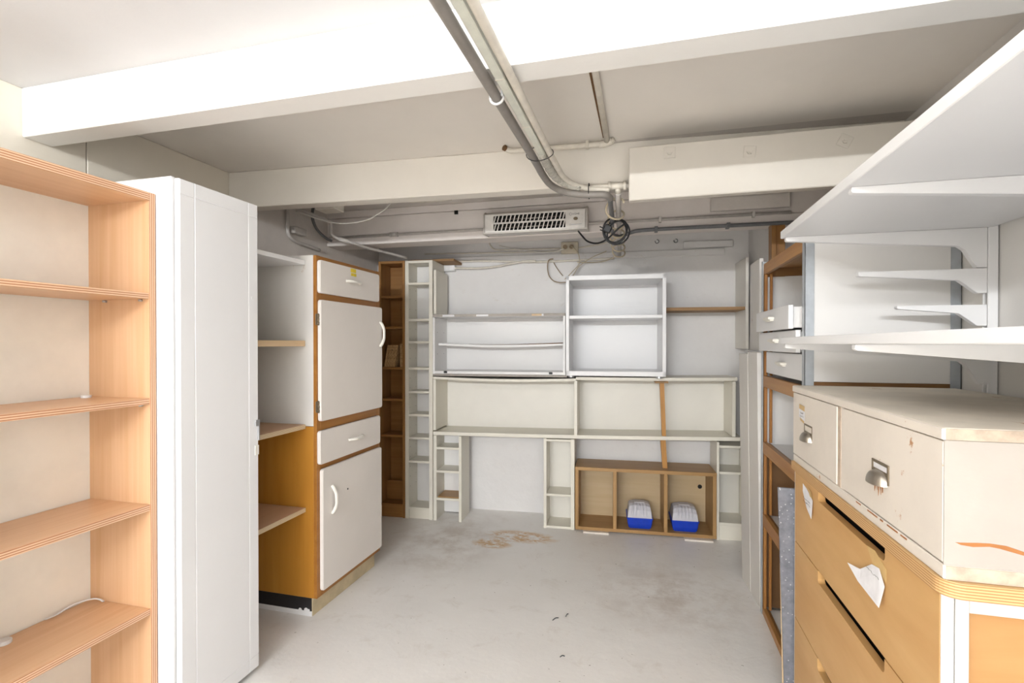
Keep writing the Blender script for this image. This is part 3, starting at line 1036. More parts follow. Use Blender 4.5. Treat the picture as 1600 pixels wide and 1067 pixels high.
# ------------------------------------------------------------------ chests on the right
XC = .53
EY0, EY1 = 1.100, 2.080
t = thing('plan_chest', 'large birch plywood plan chest with slot-handled drawers at the right front', 'chest', (.78, 1.6, 0))
# carcass
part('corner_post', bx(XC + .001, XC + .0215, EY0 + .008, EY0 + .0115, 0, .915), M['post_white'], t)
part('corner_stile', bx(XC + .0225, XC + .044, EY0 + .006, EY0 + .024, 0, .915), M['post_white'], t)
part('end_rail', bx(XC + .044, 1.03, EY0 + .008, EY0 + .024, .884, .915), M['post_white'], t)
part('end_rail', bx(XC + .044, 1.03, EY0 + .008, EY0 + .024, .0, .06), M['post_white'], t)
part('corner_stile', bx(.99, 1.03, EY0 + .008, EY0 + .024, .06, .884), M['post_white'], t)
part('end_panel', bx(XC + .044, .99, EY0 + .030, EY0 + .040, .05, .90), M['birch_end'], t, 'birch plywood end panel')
part('far_side', bx(XC + .004, 1.03, EY1 - .020, EY1 - .002, 0, .915), M['white'], t)
part('back_panel', bx(1.022, 1.03, EY0 + .03, EY1 - .02, 0, .915), M['white'], t)
part('slot_shade_panel', bx(XC + .06, XC + .068, EY0 + .045, EY1 - .025, .02, .912), M['dark'], t)  # near-black sheet standing in for the shade behind the drawer slots


def slot_front(z0, z1, ya, yb):
    y0, y1 = EY0 + .012, EY1 - .024
    zt, d, r = z1, .036, .012
    pts = [(y0, z0), (y1, z0), (y1, zt), (yb, zt)]
    for k in range(6):
        a = math.radians(0 + 90 * k / 5)
        pts.append((yb - r + r * math.cos(a), zt - d + r - r * math.sin(a)))
    for k in range(6):
        a = math.radians(90 + 90 * k / 5)
        pts.append((ya + r + r * math.cos(a), zt - d + r - r * math.sin(a)))
    pts += [(ya, zt), (y0, zt)]
    return MB().prism(pts, 'x', XC, XC + .020, 0)


def note(par, quad, x, tape=None):
    m = MB()
    vs = [m.bm.verts.new((x - dx, y, z)) for y, z, dx in quad]
    m.bm.faces.new(vs)
    g = bmesh.ops.extrude_face_region(m.bm, geom=m.bm.faces[:])
    bmesh.ops.translate(m.bm, vec=(-.0006, 0, 0), verts=[v for v in g['geom'] if isinstance(v, bmesh.types.BMVert)])
    return part('paper_note', m, M['paper'], par, 'taped white paper note')


def tapep(par, quad, x):
    m = MB()
    vs = [m.bm.verts.new((x, y, z)) for y, z in quad]
    m.bm.faces.new(vs)
    g = bmesh.ops.extrude_face_region(m.bm, geom=m.bm.faces[:])
    bmesh.ops.translate(m.bm, vec=(-.0005, 0, 0), verts=[v for v in g['geom'] if isinstance(v, bmesh.types.BMVert)])
    return part('tape', m, M['tape'], par, 'old brown adhesive tape')


def scribble(par, y0, y1, z, x, rows=2):
    m = MB()
    for r in range(rows):
        pts = []
        n = 14
        for k in range(n):
            pts.append((x, y0 + (y1 - y0) * k / (n - 1), z - r * .012 + random.uniform(-.003, .003)))
        m.tube(spline(pts, 2), .0004, 4)
    return part('handwriting', m, M['ink'], par, 'faint handwriting')


d1 = part('drawer', slot_front(.659, .9145, 1.335, 1.80), M['birch_y'], t, 'birch drawer front with slot handle')
note(d1, [(1.956, .893, .001), (1.915, .886, .001), (1.846, .866, .002), (1.846, .805, .006), (1.90, .826, .005), (1.953, .868, .002)], XC - .0003)
scribble(d1, 1.862, 1.935, .852, XC - .0058)
tapep(d1, [(1.90, .894), (1.862, .889), (1.850, .868), (1.862, .858)], XC - .0022)
note(d1, [(1.508, .803, .016), (1.45, .812, .008), (1.40, .846, .001), (1.36, .853, .001), (1.327, .825, .003), (1.327, .775, .014), (1.36, .777, .014), (1.44, .785, .016)], XC - .0003)
scribble(d1, 1.35, 1.42, .832, XC - .0062, 1)
tapep(d1, [(1.43, .880), (1.385, .885), (1.325, .865), (1.325, .835), (1.36, .842), (1.40, .850)], XC - .0003)
d2 = part('drawer', slot_front(.379, .655, 1.335, 1.80), M['birch_y'], t, 'birch drawer front with slot handle')
d3 = part('drawer', slot_front(.10, .375, 1.335, 1.80), M['birch_y'], t, 'birch drawer front with slot handle')
part('plinth', bx(XC + .01, XC + .03, EY0 + .03, EY1 - .02, 0, .095), M['white'], t)
# plywood top with a rounded near corner
r = .035
x0_, x1_, ya_, yb_ = XC - .006, 1.04, EY0 - .012, EY1 + .004
pts = [(x1_, ya_), (x1_, yb_), (x0_, yb_)]
for k in range(8):
    a = math.radians(180 + 90 * k / 7)
    pts.append((x0_ + r + r * math.cos(a), ya_ + r + r * math.sin(a)))
part('plywood_top', MB().prism(pts, 'z', .9155, .945, 0), M['birch_edge'], t, 'rounded plywood top with layered edge')

t = thing('drawer_box', 'worn cream-painted two-drawer box standing on the birch plan chest', 'chest', (.78, 1.6, .945))
CW = M['chest_white']
part('base_board', bx(XC, 1.035, EY0, EY1, .9455, .972, bev=.002), CW, t)
part('base_edge', bx(XC + .004, 1.035, EY0 - .0012, EY0, .9458, .971, bev=.0004), M['chip_edge'], t, 'paint rubbed off the base edge')
part('top_board', bx(XC - .004, 1.035, EY0 - .002, EY1 + .002, 1.203, 1.2245, bev=.002), CW, t)
part('top_surface', bx(XC, 1.033, EY0 + .001, EY1, 1.2245, 1.2255, bev=.0003), M['chest_top'], t, 'scraped and stained top surface')
part('top_edge', bx(XC + .002, 1.035, EY0 - .0032, EY0 - .002, 1.2035, 1.224, bev=.0004), M['chip_edge'], t, 'paint rubbed off the top edge')
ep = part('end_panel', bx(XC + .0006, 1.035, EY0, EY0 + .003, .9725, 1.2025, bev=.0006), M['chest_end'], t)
scr = MB()
pts = [(.548, 1.016), (.556, 1.012), (.575, 1.010), (.60, 1.013), (.615, 1.011), (.66, 1.0), (.70, .995), (.70, .999), (.66, 1.006), (.625, 1.017), (.60, 1.019), (.58, 1.018), (.556, 1.016)]
scr.prism(pts, 'y', EY0 - .0005, EY0 + .0003)
part('scratch', scr, M['bare_wood'], ep, 'long brown scrape through the paint')
part('far_side', bx(XC + .018, 1.035, EY1 - .018, EY1, .972, 1.203), CW, t)
part('back_panel', bx(1.02, 1.035, EY0 + .018, EY1 - .018, .972, 1.203), CW, t)
part('divider', bx(XC + .002, XC + .30, 1.596, 1.634, .972, 1.203), CW, t)
part('divider_strip', bx(XC + .0005, XC + .002, 1.612, 1.634, .974, 1.201, bev=.0003), M['chip_edge'], t, 'rubbed strip beside the drawer')


def cup_handle(par, yc, w, z0, z1):
    m = MB()
    fy0, fy1 = yc - w / 2, yc + w / 2
    X0 = XC - .003
    for a in ((fy0, fy0 + .006, z0, z1), (fy1 - .006, fy1, z0, z1), (fy0 + .006, fy1 - .006, z1 - .006, z1), (fy0 + .006, fy1 - .006, z0 + .018, z0 + .026)):
        m.box(X0, XC + .0005, *a, bev=.0005)
    m.box(X0 + .0015, XC + .0005, fy0, fy1, z0, z0 + .02, bev=.0005)
    hold = part('label_holder', m, M['bronze'], par, 'tarnished metal label holder')
    part('label_card', bx(XC - .0014, XC + .0003, fy0 + .007, fy1 - .007, z0 + .027, z1 - .007, bev=.0002), M['paper'], hold)
    # cup pull: half-dome hood, open below
    c = MB()
    n, k = 12, 7
    wy, dx, dz = w * .46, .026, .030
    rows = []
    for j in range(k):
        b = (PI / 2) * j / (k - 1)
        row = []
        for i in range(n + 1):
            a = PI * i / n
            yy = yc + wy * math.cos(a) * (1 if j < k - 1 else 0.0) * math.cos(b) ** .6
            row.append(c.bm.verts.new((XC - .001 - dx * math.sin(a) ** .7 * math.cos(b) ** .8, yc + wy * math.cos(a) * math.cos(b) ** .5, z0 - .004 + dz * math.sin(b))))
        rows.append(row)
    for a, b in zip(rows, rows[1:]):
        for i in range(n):
            f = c.bm.faces.new((a[i], a[i + 1], b[i + 1], b[i]))
            f.smooth = True
    bmesh.ops.remove_doubles(c.bm, verts=c.bm.verts, dist=.0002)
    part('cup_pull', c, M['nickel'], hold, 'worn nickel cup pull')


cp = MB()
for a, b in ((1.235, 1.262), (1.275, 1.325), (1.345, 1.36), (1.375, 1.43), (1.47, 1.50)):
    cp.box(XC - .0006, XC + .0002, a, b, .9665, .9705 - .001 * random.random(), bev=0)
part('bare_edge', cp, M['bare_wood'], t, 'bare wood along the chipped drawer rail')
d = part('drawer', bx(XC, XC + .30, EY0 + .0034, 1.594, .9755, 1.2), CW, t, 'cream painted drawer front')
cup_handle(d, 1.358, .086, 1.058, 1.104)
wr = MB()
for k in range(5):
    yy = 1.345 + k * .010
    wr.prism([(yy, 1.052), (yy + .007, 1.052), (yy + .005 - .004 * (k % 2), 1.033 - .006 * (k % 3)), (yy + .001, 1.036)], 'x', XC - .0006, XC + .0002)
part('bare_patch', wr, M['bare_wood'], d, 'bare wood where fingers wore the paint away')
d = part('drawer', bx(XC - .002, XC + .30, 1.636, EY1 - .004, .9755, 1.2), CW, t, 'cream painted drawer front')
cup_handle(d, 1.898, .086, 1.056, 1.106)
note(d, [(1.997, 1.150, .001), (1.935, 1.146, .001), (1.932, 1.112, .001), (1.997, 1.121, .001)], XC - .0022)
scribble(d, 1.945, 1.985, 1.137, XC - .0040)
tapep(d, [(1.995, 1.166), (1.935, 1.163), (1.935, 1.146), (1.995, 1.150)], XC - .0034)
tapep(d, [(1.99, 1.121), (1.94, 1.114), (1.945, 1.103), (1.985, 1.110)], XC - .0026)

# flecked board slotted between chest and steel cabinet
single('flecked_board', 'grey board with pale flecks standing in the gap beside the plan chest', 'board',
       MB().prism([(.507, .0), (.95, .0), (.95, .835), (.480, .838)], 'y', 2.0885, 2.0985, .0008), M['terrazzo'], (.6, 2.093, 0))
single('offcut_panel', 'narrow pale panel edge behind the grey flecked board', 'board',
       MB().prism([(.502, .0), (.56, .0), (.56, .545), (.490, .548)], 'y', 2.0995, 2.1035, .0005), M['pine_y'], (.53, 2.1, 0))

# ------------------------------------------------------------------ wall shelves with brackets on the right
XS, XW = .452, 1.062


def bracket_mesh(y, ztop, x_tip, x_root, d_tip, d_root, root_drop, w=.022):
    """pressed steel shelf bracket: tapering arm and a hooked heel at the wall"""
    pts = [(x_tip, ztop), (x_root, ztop), (x_root, ztop - root_drop), (x_root - .026, ztop - root_drop), (x_root - .060, ztop - d_root - .012), (x_root - .075, ztop - d_root), (x_tip + .004, ztop - d_tip), (x_tip, ztop - d_tip + .003)]
    return MB().prism(pts, 'y', y - w / 2, y + w / 2, .001)


def wall_shelf(name_label, z0, z1, yend, ynear, brs):
    t = thing('wall_shelf', name_label, 'shelf', (.76, 1.2, z0), W, 'wide white wall shelves')
    part('shelf_board', bx(XS, XW - .012, .25, yend, z0, z1, bev=.002), M['white'], t)
    for y, tip, dr in brs:
        part('bracket', bracket_mesh(y, z0 - .0005, tip, 1.034, .014, .055, dr), M['white'], t, 'white tapering shelf bracket')


wall_shelf('upper wide white wall shelf seen from below at the right', 1.746, 1.772, 1.946, .25, [(1.925, .462, .125), (1.352, .462, .125)])
wall_shelf('lower wide white wall shelf at eye level above the cream chest', 1.379, 1.402, 1.934, .25, [(1.913, .458, .125), (1.315, .458, .125)])
u = MB()
u.box(1.035, 1.062, 1.912, 1.918, 1.0, 1.775).box(1.035, 1.062, 1.936, 1.942, 1.0, 1.775).box(1.056, 1.062, 1.918, 1.936, 1.0, 1.775)
single('shelf_upright', 'white slotted wall upright carrying the bracket ends, above the chest', 'shelf upright', u, M['white'], (1.05, 1.927, 1.0))
single('shelf_bracket', 'empty white shelf bracket, longer one below the upper wall shelf', 'bracket', bracket_mesh(1.925, 1.618, .679, 1.034, .014, .036, .078), M['white'], (1.03, 1.925, 1.55), W, 'empty brackets on the upright')
single('shelf_bracket', 'empty white shelf bracket, shorter one just above the lower wall shelf', 'bracket', bracket_mesh(1.925, 1.503, .791, 1.034, .010, .026, .066), M['white'], (1.03, 1.925, 1.44), W, 'empty brackets on the upright')

# ------------------------------------------------------------------ bolted board in front of the second beam
t = thing('ceiling_board', 'thick white painted board bolted high across the ceiling beam', 'board', (.5, 2.32, 2.01))
part('board', bx(-.076, XR - .002, 2.285, 2.335, 2.012, 2.245, bev=.004), M['board_paint'], t)
part('packing', bx(.0, XR - .002, 2.335, 2.43, 2.05, 2.20), M['beam_cream'], t)
for x, z, a in ((.095, 2.205, .0), (.413, 2.178, .1), (.762, 2.187, .5)):
    m = MB()
    R_ = Matrix.Rotation(a, 3, 'Y')
    m.box(x - .024, x + .024, 2.281, 2.286, z - .024, z + .024, rot=R_)
    wq = part('washer', m, M['board_paint'], t, 'painted square washer')
    part('bolt', MB().cyl((x, 2.272, z), (x, 2.282, z), .012, 6).cyl((x, 2.268, z), (x, 2.275, z), .007, 10), M['board_paint'], wq)

# ------------------------------------------------------------------ pipes and cables
def pipe(name, label, pts, r, mat, cat='pipe', n=8, group=None, seg=12, smooth=True):
    m = MB()
    m.tube(spline(pts, n) if smooth else pts, r, seg)
    P = Vector(pts[0])
    return single(name, label, cat, m, M[mat], P, W, group)


pg = pipe('grey_conduit', 'grey plastic conduit running along the ceiling and bending right at the second beam', [(-.441, -3.0, 2.128), (-.441, .5, 2.128), (-.441, 1.5, 2.128), (-.441, 2.0, 2.128), (-.442, 2.18, 2.124), (-.425, 2.29, 2.110), (-.37, 2.353, 2.092), (-.28, 2.378, 2.080), (-.19, 2.384, 2.074), (-.165, 2.43, 2.068)], .0158, 'grey_pvc')
t = thing('cable_trunking', 'greenish white cable trunking running along the ceiling beside the grey conduit', 'cable trunking', (-.40, 1.0, 2.13))
part('duct', bx(-.412, -.385, -3.0, 1.95, 2.120, 2.1495, bev=.003), M['green_pvc'], t)
for y in (1.36, 1.68):
    part('cover_joint', bx(-.4125, -.3845, y, y + .004, 2.1194, 2.1497, bev=.0003), M['white_pvc'], t)
part('wrapped_end', MB().tube(spline([(-.402, 1.95, 2.132), (-.402, 2.05, 2.13), (-.400, 2.17, 2.128), (-.385, 2.26, 2.124), (-.35, 2.325, 2.114), (-.30, 2.358, 2.104)], 5), [k * .88 for k in (.018, .022, .019, .023, .019, .022, .023, .019, .023, .020, .021, .023, .019, .022, .021, .018, .021, .018, .02, .017, .018, .016, .016, .015, .014, .012)], 12), M['wrap'], t, 'end of the cables wrapped in shiny clear plastic')
pipe('painted_pipe', 'cream painted pipe beside the trunking, curving right under the second beam', [(-.370, -3.0, 2.134), (-.370, .6, 2.134), (-.370, 1.4, 2.134), (-.370, 1.95, 2.134), (-.367, 2.14, 2.132), (-.36, 2.25, 2.128), (-.325, 2.335, 2.118), (-.265, 2.384, 2.108), (-.17, 2.405, 2.100)], .0125, 'white_pvc')
m = MB()
m.tube([(-.46 + .021 * math.cos(a) + .02, 1.47, 2.128 + .021 * math.sin(a)) for a in [PI * (1.0 + k / 10) for k in range(11)]], .004, 8)
m.box(-.463, -.455, 1.463, 1.477, 2.128, 2.155).box(-.426, -.418, 1.463, 1.477, 2.128, 2.155)
single('pipe_clip', 'white clip holding the grey conduit just past the first beam', 'pipe clip', m, M['white_plastic'], (-.44, 1.47, 2.12))


def tie(name, label, loop, r, mat='black'):
    single(name, label, 'cable tie', MB().tube(loop, r, 6, closed=True), M[mat], loop[0])


tie('cable_tie', 'dark tie around conduit and trunking where the plastic wrap begins',
    [(-.408 + .055 * math.cos(a), 1.955 + .004 * math.sin(2 * a), 2.130 + .0275 * math.sin(a)) for a in [2 * PI * k / 20 for k in range(20)]], .0017)
tie('cable_tie', 'black tie hanging around the pipes below the second beam',
    [(-.262, 2.388 + .026 * math.cos(a), 2.098 + .036 * math.sin(a)) for a in [2 * PI * k / 16 for k in range(16)]], .0022)

# thin pipes on the middle ceiling
t = thing('ceiling_pipe', 'thin cream pipe running away along the middle ceiling', 'pipe', (-.175, 1.9, 2.318))
part('pipe', MB().tube([(-.171, 1.46, 2.318), (-.173, 1.9, 2.318), (-.178, 2.38, 2.318)], .0125, 12), M['white_pvc'], t)
part('rusty_gap', bx(-.196, -.187, 1.46, 2.36, 2.3285, 2.3325, bev=.0005), M['hardboard'], t, 'dark rusty gap beside the pipe')
m = MB()
m.tube(spline([(-.66, 2.335, 2.321), (-.64, 2.352, 2.312), (-.60, 2.358, 2.310), (-.40, 2.370, 2.310), (-.21, 2.381, 2.310), (-.17, 2.383, 2.312), (-.145, 2.372, 2.322)], 6), .0125, 12)
t = thing('ceiling_pipe', 'cream pipe along the corner of middle ceiling and second beam', 'pipe', (-.4, 2.37, 2.31))
part('pipe', m, M['white_pvc'], t)
part('elbow', MB().tube(spline([(-.215, 2.381, 2.310), (-.185, 2.383, 2.311), (-.155, 2.376, 2.318)], 5), .0155, 12), M['white_pvc'], t)
part('clip', bx(-.275, -.262, 2.362, 2.394, 2.294, 2.328), M['white_pvc'], t)
part('open_end', MB().tube([(-.664, 2.331, 2.3225), (-.655, 2.341, 2.3185)], .0135, 12), M['hardboard'], t, 'rusty end of the pipe')

# pipe with tee along the bottom of the second beam
t = thing('beam_pipe', 'cream pipe with tee coupling along the lower edge of the second beam', 'pipe', (-.2, 2.42, 2.12))
part('pipe', MB().cyl((-.385, 2.408, 2.128), (-.05, 2.428, 2.121), .0125, 12), M['white_pvc'], t)
part('tee', MB().cyl((-.165, 2.421, 2.1235), (-.098, 2.425, 2.122), .0165, 14).cyl((-.176, 2.4205, 2.1235), (-.163, 2.4213, 2.1235), .021, 14).cyl((-.106, 2.425, 2.122), (-.092, 2.4255, 2.122), .021, 14).cyl((-.131, 2.423, 2.122), (-.131, 2.445, 2.096), .014, 12), M['white_pvc'], t)
part('clip', bx(-.349, -.337, 2.393, 2.425, 2.114, 2.150), M['white_pvc'], t)

# pipe running back to the wall, wound with cable
PW = [(-.131, 2.44, 2.094), (-.134, 2.50, 2.072), (-.138, 2.60, 2.066), (-.165, 3.20, 2.062), (-.20, 3.94, 2.056)]
pipe('painted_pipe', 'white pipe running back from the tee to the back wall, wound with cable', PW, .0135, 'grey_paint_pipe', n=6)
PG = [(-.165, 2.43, 2.066), (-.170, 2.50, 2.058), (-.176, 2.70, 2.052), (-.195, 3.0, 2.046), (-.195, 3.12, 2.040), (-.15, 3.185, 2.045), (-.095, 3.19, 2.064), (-.045, 3.193, 2.074), (.10, 3.197, 2.077), (.45, 3.207, 2.077), (.95, 3.22, 2.077)]
PG = [(x, y, z) for x, y, z in PG]
t = thing('dark_conduit', 'dark grey conduit beside the wound pipe, turning right along the third beam', 'pipe', PG[0])
part('tube', MB().tube(spline(PG, 6), .0115, 12), M['slate_pvc'], t)
for x, y in ((.056, 3.196), (.466, 3.207)):
    part('clip', bx(x - .010, x + .010, y - .014, y + .05, 2.066, 2.093), M['slate_pvc'], t)
hx = []
for k in range(120):
    f = k / 119
    y = 2.47 + 1.40 * f
    a = 2 * PI * (6.2 * f)
    cx = -.150 - .05 * f
    hx.append((cx + .044 * math.cos(a), y, 2.056 - .006 * f + .036 * math.sin(a)))
single('wound_cable', 'cream cable wound in loose turns around the pipe to the back wall', 'cable', MB().tube(hx, .0052, 8), M['cable_cream'], hx[0])
# black cord coil with plug
ck = MB()
for j, (cx, cz, rx, rz, tl, yy) in enumerate(((-.168, 1.995, .062, .070, .25, 2.80), (-.150, 1.985, .058, .066, -.5, 2.812), (-.162, 2.0, .066, .056, .9, 2.822))):
    L = []
    for k in range(28):
        a = 2 * PI * k / 28
        x, z = rx * math.cos(a), rz * math.sin(a)
        L.append((cx + x * math.cos(tl) - z * math.sin(tl), yy + .008 * math.sin(2 * a), cz + x * math.sin(tl) + z * math.cos(tl)))
    ck.tube(L, .0048, 8, closed=True)
t = thing('power_cord', 'black heater cord looped and coiled around the wound pipe', 'cable', (-.165, 2.81, 2.05))
part('coil', ck, M['black'], t)
part('lead', MB().tube(spline([(-.40, 3.06, 2.062), (-.37, 3.0, 2.02), (-.33, 2.95, 1.975), (-.27, 2.90, 1.952), (-.21, 2.84, 1.962), (-.15, 2.815, 2.01), (-.12, 2.81, 2.03)], 6), .0052, 8), M['black'], t)
pm = MB().box(-.225, -.185, 2.775, 2.80, 1.985, 2.025, bev=.004, rot=Matrix.Rotation(.5, 3, 'Y')).cyl((-.23, 2.788, 2.012), (-.248, 2.788, 2.02), .003, 8).cyl((-.228, 2.788, 1.995), (-.246, 2.788, 2.003), .003, 8)
part('plug', pm, M['black'], t, 'black mains plug')

# heater on the third beam
t = thing('strip_heater', 'wall-mounted strip heater with slotted grille on the third ceiling beam', 'heater', (1.55, -.07, 2.09), B3)
HS0, HS1, HZ0, HZ1 = 1.228, 1.896, 2.088, 2.232
hb = MB()
hb.prism([(-.012, HZ0 + .006), (-.098, HZ0 + .001), (-.098, HZ1 - .012), (-.085, HZ1), (-.012, HZ1)], 'x', HS0 + .006, HS1 - .006, .001)
hb.box(HS0 + .006, HS1 - .006, -.1192, -.098, HZ0, HZ0 + .0085)
hb.prism([(-.1192, HZ1 - .0225), (-.1192, HZ1 - .019), (-.085, HZ1), (-.085, HZ1 - .004)], 'x', HS0 + .006, HS1 - .006)
part('casing', hb, M['heater_alu'], t)
for a, b in ((HS0, HS0 + .008), (HS1 - .012, HS1)):
    part('end_cap', MB().prism([(-.010, HZ0 + .002), (-.118, HZ0 - .004), (-.125, HZ0 + .002), (-.125, HZ1 - .018), (-.088, HZ1 + .004), (-.010, HZ1 + .004)], 'x', a, b, .001), M['heater_alu'], t)
gw0, gw1, n = HS0 + .072, HS1 - .140, 17
fm = MB()
P0, P1 = -.1225, -.1195
fm.box(HS0 + .010, gw0 - .004, P0, P1, HZ0 + .008, HZ1 - .022)
fm.box(gw1 + .004, HS1 - .014, P0, P1, HZ0 + .008, HZ1 - .022)
rows_ = ((HZ0 + .069, HZ0 + .112), (HZ0 + .016, HZ0 + .059))
for a, b in ((HZ0 + .008, HZ0 + .0162), (HZ0 + .0588, HZ0 + .0692), (HZ0 + .1118, HZ1 - .022)):
    fm.box(gw0 - .0045, gw1 + .0045, P0, P1, a, b, bev=.0005)
for za, zb in rows_:
    for k in range(n + 1):
        c = gw0 + (gw1 - gw0) * k / n
        c = min(max(c, gw0 + .006), gw1 - .006)
        fm.prism([(c - .0035 - .006, za), (c + .0035 - .006, za), (c + .0035 + .006, zb), (c - .0035 + .006, zb)], 'y', P0, P1)
fp = part('front_panel', fm, M['heater_white'], t, 'white front panel with slanting grille bars')
part('reflector', bx(gw0 - .004, gw1 + .004, -.102, -.099, HZ0 + .010, HZ1 - .026), M['dark'], t, 'dark recess behind the grille')
for zc in (HZ0 + .088, HZ0 + .036):
    part('heating_rod', MB().cyl((gw0 - .003, -.110, zc), (gw1 + .003, -.110, zc), .0055, 12), M['heater_back'], t, 'pale quartz heating rod')
part('switch_lamp', MB().prism([(HS1 - .072 + .014 * math.cos(a), HZ0 + .066 + .010 * math.sin(a)) for a in [2 * PI * k / 18 for k in range(18)]], 'y', -.126, -.122, .0006), M['bronze'], fp, 'oval pilot lamp')


def text_part(par, txt, size, loc, mat):
    cu = bpy.data.curves.new('lettering', 'FONT')
    cu.body = txt
    cu.size = size
    cu.extrude = .0003
    tmp = bpy.data.objects.new('tmp_text', cu)
    COL.objects.link(tmp)
    dg = bpy.context.evaluated_depsgraph_get()
    me = bpy.data.meshes.new_from_object(tmp.evaluated_get(dg))
    bpy.data.objects.remove(tmp)
    m = MB()
    m.bm.from_mesh(me)
    bpy.data.meshes.remove(me)
    bmesh.ops.rotate(m.bm, verts=m.bm.verts, cent=(0, 0, 0), matrix=Matrix.Rotation(PI / 2, 3, 'X'))
    bmesh.ops.translate(m.bm, verts=m.bm.verts, vec=loc)
    return part('lettering', m, mat, par)


text_part(fp, '3-DHE', .016, (HS1 - .093, -.1229, HZ0 + .090), M['ink'])
part('emblem', MB().tube([(HS1 - .1035 + .007 * math.cos(a), -.1229, HZ0 + .0955 + .008 * math.sin(a)) for a in [2 * PI * k / 18 for k in range(18)]], .0008, 5, closed=True), M['ink'], fp)
li = MB().tube([(HS1 - .105 + .005 * math.cos(a), -.1229, HZ0 + .031 + .006 * math.sin(a)) for a in [2 * PI * k / 16 for k in range(16)]], .0006, 5, closed=True)
li.box(HS1 - .097, HS1 - .035, -.1231, -.1225, HZ0 + .029, HZ0 + .0325, bev=.0002)
part('printed_line', li, M['zinc'], fp, 'faint grey printed line')
for s in (HS0 + .10, HS1 - .10):
    part('mounting_foot', bx(s - .015, s + .015, -.013, .004, HZ0 + .03, HZ1 - .03), M['heater_alu'], t)

# conduit along the third beam
t = thing('beam_conduit', 'dusty white conduit clipped along the face of the third beam', 'pipe', (1.5, -.012, 2.137), B3)
part('tube', MB().cyl((.03, -.012, 2.144), (3.06, -.012, 2.144), .0095, 12), M['grey_paint_pipe'], t)
part('coupling', MB().cyl((.52, -.012, 2.144), (.56, -.012, 2.144), .013, 12).cyl((.51, -.012, 2.144), (.52, -.012, 2.144), .016, 12).cyl((.56, -.012, 2.144), (.57, -.012, 2.144), .016, 12), M['grey_paint_pipe'], t)
part('coupling', MB().cyl((.05, -.012, 2.144), (.075, -.012, 2.144), .014, 12), M['grey_paint_pipe'], t)
for s in (2.33, 2.86):
    part('clip', bx(s - .008, s + .008, -.024, .008, 2.126, 2.162), M['grey_paint_pipe'], t)
part('cable_hole', bx(.985, 1.010, -.002, .0065, 2.262, 2.292, bev=.0005), M['dark'], TR3)
single('beam_box', 'flat pale board fixed on the third beam at its right end', 'board', bx(2.62, 3.05, -.035, -.005, 2.172, 2.25), M['grey_lime'], (2.8, -.02, 2.17), B3)

# left wall pipes and boxes, above the tall cabinet
pipe('wall_conduit', 'white conduit bending along the left wall above the tall cabinet', [(-2.232, 2.765, 2.32), (-2.232, 2.765, 2.14), (-2.232, 2.775, 2.085), (-2.232, 2.83, 2.055), (-2.232, 2.95, 2.047), (-2.232, 3.09, 2.040)], .0115, 'grey_paint_pipe', n=5)
pipe('wall_conduit', 'long white conduit stepping down the left wall towards the tall racks', [(-2.225, 2.84, 2.285), (-2.20, 2.90, 2.262), (-2.09, 2.985, 2.214), (-2.076, 3.0, 2.195), (-2.076, 3.0, 2.142), (-2.066, 3.01, 2.118), (-2.035, 3.035, 2.098), (-1.95, 3.09, 2.072), (-1.93, 3.2, 2.064), (-1.88, 3.4, 2.062), (-1.816, 3.60, 2.052)], .0105, 'grey_paint_pipe', n=5)
single('conduit_coupling', 'white coupling on the long stepped conduit of the left wall', 'coupling', MB().cyl((-2.035, 3.035, 2.098), (-1.975, 3.075, 2.080), .0155, 12), M['grey_paint_pipe'], (-2.0, 3.05, 2.09))
single('junction_box', 'small grey junction box on the left wall beside the bending conduit', 'junction box', MB().box(XL, XL + .045, 2.80, 2.92, 2.10, 2.145, bev=.004), M['grey_paint_pipe'], (XL + .02, 2.86, 2.1))
pipe('hanging_cable', 'dark grey cable drooping on the left wall behind the conduits', [(-2.2, 2.98, 2.32), (-2.2, 2.97, 2.24), (-2.2, 3.02, 2.17), (-2.2, 3.12, 2.13), (-2.19, 3.17, 2.12)], .010, 'slate_pvc', 'cable', 6)
pipe('hanging_cable', 'thin white cable sagging from the back ceiling above the tall cabinet', [(-2.12, 2.70, 2.21), (-2.0, 2.72, 2.165), (-1.88, 2.73, 2.13), (-1.76, 2.73, 2.118), (-1.64, 2.73, 2.132), (-1.56, 2.73, 2.165), (-1.50, 2.74, 2.21), (-1.47, 2.78, 2.31)], .0042, 'cable_white', 'cable', 6)
single('junction_box', 'cream junction box under the back ceiling just behind the second beam', 'junction box', MB().box(-1.862, -1.735, 2.54, 2.64, 2.158, 2.2, bev=.004).box(-1.88, -1.72, 2.53, 2.65, 2.2, 2.215, bev=.003).box(-1.82, -1.78, 2.57, 2.61, 2.215, CZ), M['white_pvc'], (-1.8, 2.59, 2.158))
single('duct_sleeve', 'crumpled pale duct sleeve under the back ceiling', 'duct', MB().tube(spline([(-1.47, 2.95, 2.305), (-1.38, 2.96, 2.30), (-1.28, 2.98, 2.305), (-1.2, 3.0, 2.31)], 4), [.022, .024, .021, .023, .025, .022, .024, .023, .021, .024, .022, .02, .018], 10), M['white_pvc'], (-1.3, 2.97, 2.3))
single('ceiling_plate', 'square grey plate hanging askew under the back ceiling', 'plate', MB().box(-1.21, -1.07, 2.70, 2.84, 2.313, 2.319, rot=Matrix.Rotation(.75, 3, 'Z')), M['grey_lime'], (-1.14, 2.77, 2.31))

# back wall services (in the back-wall frame)
def bpipe(name, label, pts, r, mat, cat='cable', n=6, seg=8):
    m = MB()
    m.tube(spline(pts, n), r, seg)
    return single(name, label, cat, m, M[mat], pts[0], B)


def bp_(u, v):      # world (x at y=4.0, z) -> s
    return (u + 1.5, .33, v)


